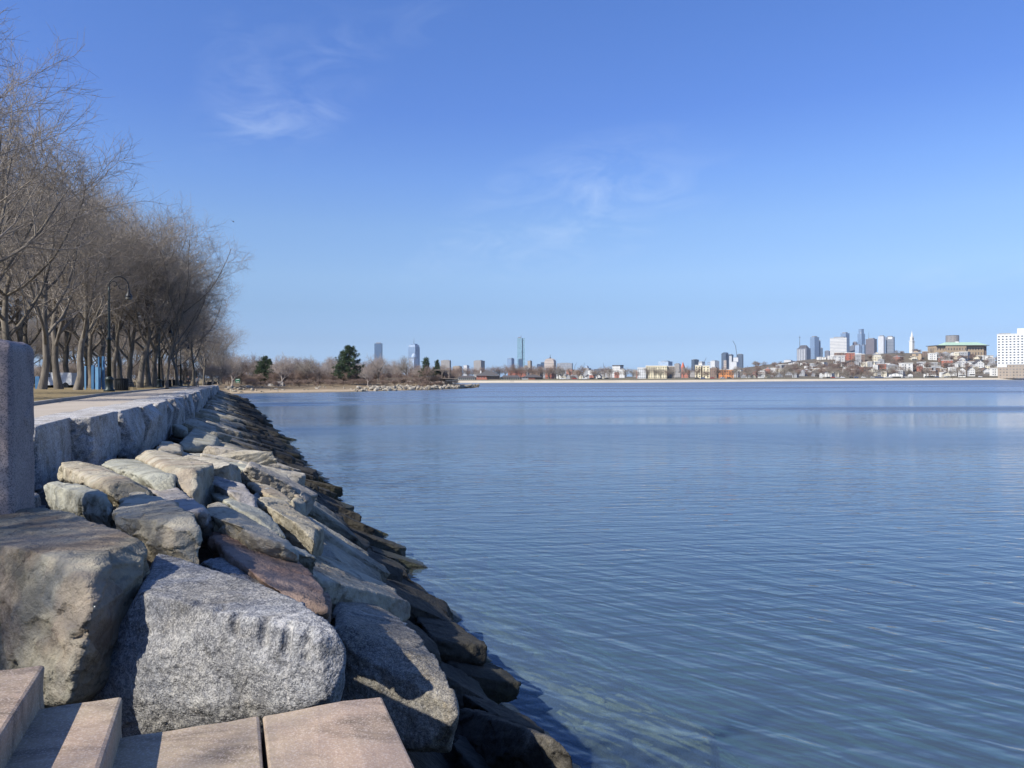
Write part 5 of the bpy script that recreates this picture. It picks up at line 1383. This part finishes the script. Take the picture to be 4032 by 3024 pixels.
# white van behind the trees
p = lawn_pt(232, None, 92); p.z += .05; k = 92 / F
e = empty('white_van', p, .05, 'white van parked behind the tree trunks', 'van')
MB().prismy([(-1.9, .4), (2.0, .4), (2.0, 1.9), (-.9, 1.95), (-1.5, 1.35), (-1.95, 1.15)], -.95, .95).build('body', MAT['white_wall'], e)
MB().prismy([(-1.38, 1.38), (-.92, 1.8), (-.5, 1.8), (-.5, 1.38)], -.97, .97).build('window', MAT['window_glass'], e)
for x in (-1.2, 1.3):
    w_ = MB().tube([(0, -1.0, 0), (0, 1.0, 0)], [.36, .36], 12).build('wheel', MAT['black_iron'], e); w_.location = (x, 0, .36)
# green sign
p = gpt(936, .8); p = shore_pt(936, 50); 
e = empty('park_sign', p, 0, 'green park sign with white lines of text on two posts', 'sign'); k = p.y / F
zt = lambda v: atY(936, v, p.y).z - p.z
MB().box(-8.5 * k, 8.5 * k, -.05, .05, zt(1507), zt(1491.5)).build('panel', MAT['sign_green'], e)
for v in (1494, 1503): MB().box(-6 * k, 6 * k, -.08, -.052, zt(v + 1.4), zt(v - 1)).build('lettering', MAT['white_wall'], e)
for x in (-7, 7): MB().box(x * k - .06, x * k + .06, .06, .16, -.3, zt(1493)).build('post', MAT['weathered_wood'], e)
# low granite wall behind the beach
p = shore_pt(1078, 40); k = p.y / F
e = empty('stone_wall', p, .02, 'low grey granite wall with a raised right end behind the beach', 'wall')
zt = lambda v: atY(1078, v, p.y).z - p.z
MB().box(-36 * k, 6 * k, 0, 3, -.5, zt(1511)).build('wall', MAT['wall_granite'], e); MB().box(6 * k + .01, 36 * k, .2, 3, -.5, zt(1506.5)).build('raised_end', MAT['wall_granite'], e)
MB().box(8 * k, 26 * k, .8, 2.4, zt(1506.4), zt(1503)).build('cap', MAT['wall_granite'], e)
# pavilion and pier on the point
p = shore_pt(1752, 22); k = p.y / F
zt = lambda v: atY(1752, v, p.y).z - p.z
e = empty('pavilion', p, 0, 'open wooden pavilion with a flat roof on thin posts', 'pavilion')
MB().box(-42 * k, 19 * k, 0, 6, zt(1458), zt(1455)).build('roof', MAT['weathered_wood'], e)
for u, y in ((-12, .3), (-3, 2), (15, .3), (17, 5), (4, 5)): MB().box(u * k - .14, u * k + .14, y, y + .28, -1, zt(1458.2)).build('post', MAT['weathered_wood'], e)
for a, b in ((-12, -4), (15, 7)): MB().tube([(a * k, .4, zt(1474)), (b * k, .4, zt(1459))], [.1, .1], 5).build('brace', MAT['weathered_wood'], e)
p2_ = shore_pt(1775, 14); k = p2_.y / F
zt = lambda v: atY(1775, v, p2_.y).z - p2_.z
e = empty('pier', p2_, 0, 'short dark wooden pier on piles under the pavilion', 'pier')
MB().box(-75 * k, 28 * k, 0, 5, zt(1491.5), zt(1489.5)).build('deck', MAT['weathered_wood'], e)
MB().box(-20 * k, 27 * k, .2, 5, zt(1500), zt(1497)).build('beam', MAT['steel_dark'], e)
for i in range(8): MB().tube([(-20 * k + i * 6.6 * k, .4, -1.5), (-20 * k + i * 6.6 * k, .4, zt(1491.6))], [.16, .14], 6).build('pile', MAT['steel_dark'], e)
p = shore_pt(1580, 44); k = p.y / F; zt = lambda v: atY(1580, v, p.y).z - p.z
e = empty('rail_fence', p, 0, 'low weathered rail fence in front of the thicket', 'fence')
for v in (1488.5, 1492.5): MB().box(-66 * k, 80 * k, 0, .12, zt(v + .7), zt(v - .7)).build('rail', MAT['weathered_wood'], e)
for i in range(15): MB().box((-66 + i * 10.3) * k, (-66 + i * 10.3) * k + .15, .13, .28, -1, zt(1487)).build('post', MAT['weathered_wood'], e)
# dune grass clump
plain('dune_grass', (.40, .31, .16), .95, 0, .3, .5)
g = np.random.default_rng(5); n_ = 2600
c0 = gpt(872, -7.0); cc = np.stack([c0.x + g.normal(size=n_) * 1.6, c0.y + 14 + g.normal(size=n_) * 2.5, np.full(n_, c0.z)], 1)
hh = (.7 + .7 * g.random(n_)) * np.exp(-((cc[:, 0] - c0.x) / 2.4) ** 2); w_ = g.normal(size=(n_, 3)) * (.06, .06, 0)
tp = cc + np.stack([g.normal(size=n_) * .3, g.normal(size=n_) * .3, hh], 1)
V = np.stack([cc - w_, cc + w_, tp], 1).reshape(-1, 3)
tag(link('dune_grass', mesh_np('dune_grass', V, np.arange(n_ * 3).reshape(n_, 3), False), MAT['dune_grass']), 'clump of yellow dune grass at the end of the promenade', 'grass', kind='stuff')
# light poles on the far shore
for i, u in enumerate((2378, 2407, 2973, 3414, 3128)):
    q = far_shore(u, 40); e = empty('light_pole', q, 0, 'thin grey light pole on the far beach road', 'light pole', 'light poles on the far beach road')
    MB().tube([(0, 0, 0), (0, 0, 9)], [.16, .1], 6).build('pole', MAT['roof_grey'], e); MB().box(-.1, 1.2, -.12, .12, 9, 9.2).build('lamp_head', MAT['roof_grey'], e)
# ---------------------------------------------------------------- people
def skin_mesh(name, verts, edges, rads, root=0, sub=2):
    me = bpy.data.meshes.new(name); me.from_pydata(verts, edges, [])
    o = bpy.data.objects.new(name, me); C.objects.link(o)
    m = o.modifiers.new('s', 'SKIN'); m.use_smooth_shade = True
    for i, r_ in enumerate(rads):
        sv = me.skin_vertices[0].data[i]; sv.radius = (r_, r_) if not hasattr(r_, '__len__') else r_; sv.use_root = (i == root)
    q = o.modifiers.new('d', 'SUBSURF'); q.levels = q.render_levels = sub
    dg = bpy.context.evaluated_depsgraph_get(); out = bpy.data.meshes.new_from_object(o.evaluated_get(dg))
    bpy.data.objects.remove(o); bpy.data.meshes.remove(me)
    return out
def person(label, loc, rz, step, jacket, trousers, arm=(0, 0), group=None):
    e = empty('person', loc, rz, label, 'person', group)
    st = step
    # pelvis, chest, neck, head / legs / arms with fingers
    v = [(0, 0, .95), (0, 0, 1.15), (0, 0, 1.38), (0, -.01, 1.47), (0, -.025, 1.57), (0, -.03, 1.67)]
    ed = [(0, 1), (1, 2), (2, 3), (3, 4), (4, 5)]
    rd = [(.10, .075), (.09, .065), (.09, .065), .058, (.082, .098), (.075, .09)]
    for s_ in (-1, 1):
        b = len(v); q = st * s_
        v += [(s_ * .09, 0, .88), (s_ * .095, -.5 * q, .48), (s_ * .10, -.55 * q + (.12 if q < 0 else .0), .08), (s_ * .10, -.55 * q + (.12 if q < 0 else 0) - .15, .035)]
        ed += [(0, b), (b, b + 1), (b + 1, b + 2), (b + 2, b + 3)]; rd += [.085, .058, .042, .035]
        b = len(v); a_ = arm[0 if s_ < 0 else 1]
        v += [(s_ * .18, 0, 1.37), (s_ * .235, .02 + .25 * q, 1.10), (s_ * .235 - s_ * .08 * a_, -.14 * a_ - .1 + .35 * q * (1 - a_), .86 + .2 * a_)]
        ed += [(2, b), (b, b + 1), (b + 1, b + 2)]; rd += [.058, .042, .032]
        h = v[b + 2]
        for j in range(4):
            c = len(v); v += [(h[0], h[1] - .035 + j * .02, h[2] - .085), (h[0] - s_ * .012, h[1] - .035 + j * .022, h[2] - .155 - .012 * (1.5 - abs(j - 1.5)))]
            ed += [(b + 2, c), (c, c + 1)]; rd += [.011, .009]
        c = len(v); v += [(h[0] - s_ * .02, h[1] - .06, h[2] - .05), (h[0] - s_ * .02, h[1] - .075, h[2] - .09)]; ed += [(b + 2, c), (c, c + 1)]; rd += [.012, .010]
    link('body', skin_mesh('body', v, ed, rd), MAT['skin'], e)
    # face: nose and ears belong to the head shape, hair is a cap
    MB().lathe([(.075, 1.60), (.095, 1.65), (.098, 1.69), (.082, 1.735), (.04, 1.765), (.005, 1.77)], 0, 0, 12).build('hair', MAT['dark_hair'], e, True).location = (0, .012, 0)
    fm = MB().tube([(0, -.105, 1.63), (0, -.125, 1.60), (0, -.105, 1.59)], [.010, .015, .012], 6)
    for s_ in (-1, 1): fm.tube([(s_ * .088, -.02, 1.64), (s_ * .096, -.01, 1.615), (s_ * .088, -.015, 1.59)], [.010, .016, .009], 6)
    fm.build('face', MAT['skin'], e, True)
    em = MB()
    for s_ in (-1, 1): em.tube([(s_ * .032 - .012, -.108, 1.637), (s_ * .032 + .012, -.108, 1.637)], [.008, .008], 6)
    em.tube([(-.022, -.108, 1.555), (.022, -.108, 1.555)], [.005, .005], 5); em.build('eye', MAT['dark_hair'], e)
    jv, je, jr = [(0, 0, .86), (0, 0, .97), v[1], v[2], (0, -.005, 1.47)], [(0, 1), (1, 2), (2, 3), (3, 4)], [(.20, .15), (.20, .15), (.185, .14), (.19, .15), .095]
    tv, te, tr_ = [(0, 0, .98)], [], [(.17, .125)]
    for s_, lb in ((-1, 6), (1, 6 + 7 + 10)):
        b = len(jv); jv += [v[lb + 4], v[lb + 5], tuple(Vector(v[lb + 5]).lerp(Vector(v[lb + 6]), .88))]; je += [(3, b), (b, b + 1), (b + 1, b + 2)]; jr += [.10, .072, .055]
        b = len(tv); tv += [v[lb], v[lb + 1], tuple(Vector(v[lb + 1]).lerp(Vector(v[lb + 2]), .93))]; te += [(0, b), (b, b + 1), (b + 1, b + 2)]; tr_ += [.115, .085, .07]
    link('jacket', skin_mesh('jacket', jv, je, jr), MAT[jacket], e); link('trousers', skin_mesh('trousers', tv, te, tr_), MAT[trousers], e)
    for lb in (6, 23):
        f_ = v[lb + 3]; MB().add([(f_[0] + x, f_[1] + y, z) for x, y, z in ((-.05, -.12, 0), (.05, -.12, 0), (.05, .2, 0), (-.05, .2, 0), (-.04, -.10, .06), (.04, -.10, .06), (.045, .19, .12), (-.045, .19, .12))], [(3, 2, 1, 0), (4, 5, 6, 7), (0, 1, 5, 4), (1, 2, 6, 5), (2, 3, 7, 6), (3, 0, 4, 7)]).build('shoe', MAT['black_iron'], e)
    return e
pa = person('person in dark clothes walking on the promenade, arms bent in front', gpt(742, -5.7), .3, .34, 'navy_cloth', 'navy_cloth', (.9, .9)); pa.scale = (1.02,) * 3
pb = person('person in a grey top with a dark backpack walking on the promenade', gpt(777, -4.6), .3, -.3, 'grey_cloth', 'jeans', (.2, .2)); pb.scale = (.98,) * 3
MB().prismy([(-.17, 1.0), (.17, 1.0), (.19, 1.2), (.14, 1.44), (-.14, 1.44), (-.19, 1.2)], .10, .30).build('backpack', MAT['navy_cloth'], pb)
for i, (u, st) in enumerate(((2012, .3), (2020, -.25))):
    q = far_shore(u, 10); c = person('person in dark clothes walking on the far sand, %s of two' % ('left' if i == 0 else 'right'), q, 1.2 + i, st, 'navy_cloth', 'navy_cloth')
for u in (3750, 3776): person('person in dark clothes on the far beach below the white houses', far_shore(u, 12), 2.0 + u, .2, 'navy_cloth', 'grey_cloth', group='people on the far beach')
# ---------------------------------------------------------------- helicopter and bird
Yh = 2400; p = atY(918, 872, Yh)
e = empty('helicopter', p, -.5, 'dark helicopter flying above the bare trees', 'helicopter'); e.rotation_euler.y = .32
e.rotation_euler.z = .2
mb = MB(); mb.tube([(-2.4, 0, .2), (-1.5, 0, .1), (0, 0, 0), (1.8, 0, -.1), (3.0, 0, -.4), (3.6, 0, -.6)], [.4, 1.0, 1.35, 1.35, .9, .25], 12); mb.build('fuselage', MAT['steel_dark'], e, True)
MB().tube([(-2.2, 0, .3), (-7.0, 0, .9)], [.4, .18], 8).build('tail_boom', MAT['steel_dark'], e)
MB().prismy([(-7.3, .6), (-6.6, .8), (-7.2, 3.0), (-7.8, 3.0)], -.08, .08).build('tail_fin', MAT['steel_dark'], e)
MB().tube([(0, 0, 1.2), (0, 0, 2.1)], [.3, .2], 8).build('mast', MAT['steel_dark'], e)
for k in range(4): q = MB().box(.2, 6.0, -.16, .16, 2.05, 2.11).build('rotor_blade', MAT['steel_dark'], e); q.rotation_euler.z = .5 + k * PI / 2
for s_ in (-1, 1): MB().tube([(-1.8, s_ * 1.0, -1.7), (2.4, s_ * 1.0, -1.7), (2.9, s_ * 1.0, -1.45)], [.09] * 3, 6).tube([(-.6, s_ * .7, -.9), (-.7, s_ * 1.0, -1.7)], [.07] * 2, 5).tube([(1.4, s_ * .7, -.9), (1.5, s_ * 1.0, -1.7)], [.07] * 2, 5).build('skid', MAT['steel_dark'], e)
p = atY(3435, 416, 420)
e = empty('bird', p, .6, 'small dark bird high in the sky over the water', 'bird')
MB().tube([(-.25, 0, 0), (-.1, 0, .02), (.1, 0, .02), (.24, 0, .03), (.3, 0, .02)], [.02, .07, .08, .04, .01], 8).build('body', MAT['steel_dark'], e, True)
for s_ in (-1, 1): MB().add([(.1, s_ * .05, .03), (.12, s_ * .35, .16), (-.02, s_ * .62, .12), (-.05, s_ * .33, .14), (-.06, s_ * .05, .02)], [(0, 1, 2, 3, 4)]).add([(.1, s_ * .05, .015), (.12, s_ * .35, .145), (-.02, s_ * .62, .11), (-.05, s_ * .33, .125), (-.06, s_ * .05, .005)], [(4, 3, 2, 1, 0)]).build('wing', MAT['steel_dark'], e)

r = random.Random(90)
for i in range(36):
    u = -120 + 990 * (i + r.random()) / 36; q = lawn_pt(u, None, 190 + 120 * r.random())
    rtree(BU[i % 3], q, 4.5 + 4 * r.random(), r.random() * 6, 'leafless shrub in the hedge at the back of the park', 'leafless shrubs at the back of the park', ('pale_twig', 'pale_twig'), 1.7, 'shrub', 'shrub')

for i in range(30):
    o = link('rubble_stone', RP[i % 6]); sz = .4 + .5 * r.random(); o.location = shore_pt(885 + 120 * r.random(), 6 + 38 * r.random(), .2); o.scale = (sz * 1.4, sz, sz * .8); o.rotation_euler.z = r.random() * 6
    tag(o, 'pale rubble stone scattered between the end of the seawall and the small beach', 'rock', 'rubble stones at the end of the seawall')
# ================================================================ water, sky, sun, camera
t = NT('sea_water'); P = t.pos()
xyz = t.n('ShaderNodeSeparateXYZ', Vector=P)
yy = xyz.outputs[1]
def rip(V, angle, sa, sb, det=2):
    m = t.n('ShaderNodeMapping', {'vector_type': 'TEXTURE'}, Vector=V, Rotation=(0, 0, angle), Scale=(sb, sa, 1)).outputs[0]
    return t.noise(m, 1.0, det, .5, .25)
nearw = t.rng(yy, 10, 30, 1, 0); farw = t.rng(yy, 25, 120, 0, 1)
calm = t.noise(t.scale(P, .004, .022, 1), 1.0, 3, .5)
ruff = t.math('ADD', t.rng(calm, .46, .60), t.rng(yy, 330, 520)); ruff = t.math('MINIMUM', t.math('MAXIMUM', ruff, t.rng(yy, 60, 260, 0, .62)), 1.0)
wA = t.math('MULTIPLY', t.math('MULTIPLY_ADD', nearw, .10, .012), 1.0)
wB = t.math('MULTIPLY', t.math('MULTIPLY_ADD', nearw, -.02, .055), t.rng(yy, 60, 260, 1, .12))
near2 = t.rng(yy, 60, 260, 1, .12)
wC = t.math('MULTIPLY', t.math('MULTIPLY_ADD', ruff, .018, .005), near2)
wD = t.math('MULTIPLY_ADD', ruff, .10, .05)
def height(V):
    h = t.math('MULTIPLY', rip(V, -.72, .60, 2.2), wA)
    h = t.math('ADD', h, t.math('MULTIPLY', rip(V, .10, .55, 2.6), wB))
    h = t.math('ADD', h, t.math('MULTIPLY', rip(V, -.25, .17, .6, 1), wC))
    return t.math('ADD', h, t.math('MULTIPLY', rip(V, -.4, 2.2, 6.0, 1), t.math('MULTIPLY', wD, .35)))
E_ = .05
h0 = height(P)
hx = height(t.n('ShaderNodeVectorMath', {'operation': 'ADD'}, _0=P, _1=(E_, 0, 0)).outputs[0])
hy = height(t.n('ShaderNodeVectorMath', {'operation': 'ADD'}, _0=P, _1=(0, E_, 0)).outputs[0])
gx = t.math('DIVIDE', t.math('SUBTRACT', h0, hx), E_); gy = t.math('DIVIDE', t.math('SUBTRACT', h0, hy), E_)
nb = t.n('ShaderNodeVectorMath', {'operation': 'NORMALIZE'}, _0=t.n('ShaderNodeCombineXYZ', X=gx, Y=gy, Z=1.0))
fres = t.n('ShaderNodeFresnel', IOR=1.33, Normal=nb.outputs[0])
gl = t.n('ShaderNodeBsdfGlossy', Color=(.97, .97, 1.0), Roughness=t.math('MULTIPLY_ADD', t.math('MULTIPLY', ruff, farw), .33, .045), Normal=nb.outputs[0])
tr = t.n('ShaderNodeBsdfTransparent', Color=(.86, .95, .95))
df = t.n('ShaderNodeBsdfDiffuse', Color=(.20, .31, .43))
ms = t.n('ShaderNodeMixShader', _0=.21); t.set(ms.inputs[1], tr); t.set(ms.inputs[2], df)
mm = t.n('ShaderNodeMixShader', _0=t.math('MULTIPLY', fres, t.math('MULTIPLY_ADD', t.math('MULTIPLY', ruff, farw), -.58, 1.0))); t.set(mm.inputs[1], ms); t.set(mm.inputs[2], gl)
om = t.n('ShaderNodeOutputMaterial'); t.set(om.inputs[0], mm)
va = t.n('ShaderNodeVolumeAbsorption', Color=(.30, .70, .74), Density=.16); t.set(om.inputs[1], va)
w = MB().box(-3900, 8900, -500, 5000, -3.9, 0.0)
w.build('water', MAT['sea_water'])['kind'] = 'structure'

EL, AZV = math.radians(41.5), Vector((-.75, -.66)).normalized()
wd = bpy.data.worlds.new('World'); sc.world = wd; wd.use_nodes = True
class WT(NT):
    def __init__(s): s.t = wd.node_tree; s.t.nodes.clear()
t = WT()
sky = t.n('ShaderNodeTexSky', {'sky_type': 'NISHITA', 'sun_disc': False, 'sun_elevation': EL, 'sun_rotation': math.atan2(AZV.x, AZV.y) % (2 * PI), 'altitude': 0.0, 'air_density': 1.0, 'dust_density': .6, 'ozone_density': 2.0})
d = t.n('ShaderNodeTexCoord').outputs['Generated']
xyz = t.n('ShaderNodeSeparateXYZ', Vector=d)
zc = t.math('MAXIMUM', xyz.outputs[2], .04)
px = t.math('DIVIDE', xyz.outputs[0], zc); py = t.math('DIVIDE', xyz.outputs[1], zc)
pl = t.n('ShaderNodeCombineXYZ', X=px, Y=py).outputs[0]
warp = t.noise(pl, .5, 3, .5)
wisp = t.noise(t.scale(pl, .75, .42, 1, .5), 1.0, 9, .62, 1.6)
def patch(u, v, ru, rv, rot=0.0):
    """cirrus patch round one direction of the sky"""
    q = (atY(u, v, 1.0) - Vector((0, 0, H)))
    a = t.math('DIVIDE', xyz.outputs[0], t.math('MAXIMUM', xyz.outputs[1], .05)); b = t.math('DIVIDE', xyz.outputs[2], t.math('MAXIMUM', xyz.outputs[1], .05))
    a = t.math('SUBTRACT', a, q.x); b = t.math('SUBTRACT', b, q.z)
    c_, s_ = math.cos(rot), math.sin(rot)
    a2 = t.math('ADD', t.math('MULTIPLY', a, c_), t.math('MULTIPLY', b, s_)); b2 = t.math('SUBTRACT', t.math('MULTIPLY', b, c_), t.math('MULTIPLY', a, s_))
    a2 = t.math('DIVIDE', a2, ru / F); b2 = t.math('DIVIDE', b2, rv / F)
    r2 = t.math('ADD', t.math('MULTIPLY', a2, a2), t.math('MULTIPLY', b2, b2))
    return t.rng(r2, 0.0, 1.0, 1.0, 0.0)
cl = 0.0
for u, v, ru, rv, rot, k in ((1080, 480, 330, 90, .12, .7), (2300, 800, 680, 280, .3, .8), (1150, 330, 500, 300, .5, .3), (1500, 140, 420, 110, .3, .38), (1850, 980, 330, 90, .35, .5), (3800, 1080, 500, 60, .1, .45), (950, 200, 200, 300, -.2, .22)):
    cl = t.math('ADD', cl, t.math('MULTIPLY', patch(u, v, ru, rv, rot), k))
fine = t.noise(t.n('ShaderNodeVectorMath', {'operation': 'MULTIPLY'}, _0=d, _1=(9, 9, 24)).outputs[0], 1.0, 8, .62, 1.4)
cl = t.math('MULTIPLY', cl, t.math('MULTIPLY', t.rng(fine, .42, .72), t.rng(wisp, .38, .68, .35, 1)))
cl = t.math('MINIMUM', cl, 1.0)
grade = t.ramp(t.math('MAXIMUM', xyz.outputs[2], 0.0), (0.0, (.29, .45, .86)), (.048, (.255, .335, .56)), (.09, (.29, .352, .50)), (.129, (.367, .42, .535)), (.194, (.395, .46, .585)), (.255, (.365, .455, .65)), (.33, (.315, .42, .68)), (.45, (.315, .44, .715)))
hs = t.n('ShaderNodeHueSaturation', Saturation=1.0, Value=1.61, Color=t.mix(1.0, sky, grade, 'MULTIPLY'))
col = t.mix(t.math('MULTIPLY', cl, .40), hs.outputs[0], (4.6, 5.4, 6.6))
bg = t.n('ShaderNodeBackground', Color=col, Strength=.10)
ow = t.n('ShaderNodeOutputWorld'); t.set(ow.inputs[0], bg)
sun = bpy.data.lights.new('sun', 'SUN'); sun.energy = 4.6; sun.angle = math.radians(.53); sun.color = (1, .94, .84)
so = bpy.data.objects.new('sun', sun); C.objects.link(so)
to = Vector((AZV.x * math.cos(EL), AZV.y * math.cos(EL), math.sin(EL)))
so.rotation_euler = to.to_track_quat('Z', 'Y').to_euler(); so.location = (-30, -30, 60)
cam = bpy.data.cameras.new('camera'); co = bpy.data.objects.new('camera', cam); C.objects.link(co)
co.matrix_world = Matrix.Translation((0, 0, H)) @ Matrix.Rotation(PI / 2, 4, 'X') @ Matrix.Rotation(-ROLL, 4, 'Z')
cam.sensor_width = 36; cam.lens = 36 * F / 4032; cam.shift_y = (V0 - CY) / 4032; cam.clip_start = .1; cam.clip_end = 20000
sc.camera = co
vs = sc.view_settings; vs.view_transform = 'Standard'; vs.look = 'None'; vs.exposure = .75; vs.gamma = 1; vs.use_curve_mapping = False
cy = sc.cycles
cy.max_bounces = 6; cy.diffuse_bounces = 2; cy.glossy_bounces = 3; cy.transmission_bounces = 4; cy.transparent_max_bounces = 8; cy.volume_bounces = 0
cy.caustics_reflective = False; cy.caustics_refractive = False; cy.sample_clamp_indirect = 8
try: cy.use_denoising = True
except Exception: pass

hz_ = NT('haze'); vo_ = hz_.n('ShaderNodeVolumePrincipled', Color=(.72, .84, 1.0), Density=4.2e-5); vo_.inputs['Anisotropy'].default_value = .2
oo_ = hz_.n('ShaderNodeOutputMaterial'); hz_.set(oo_.inputs[1], vo_)
MB().box(-4300, 9300, -640, 7800, -4.6, 330).build('haze', MAT['haze'])['kind'] = 'stuff'
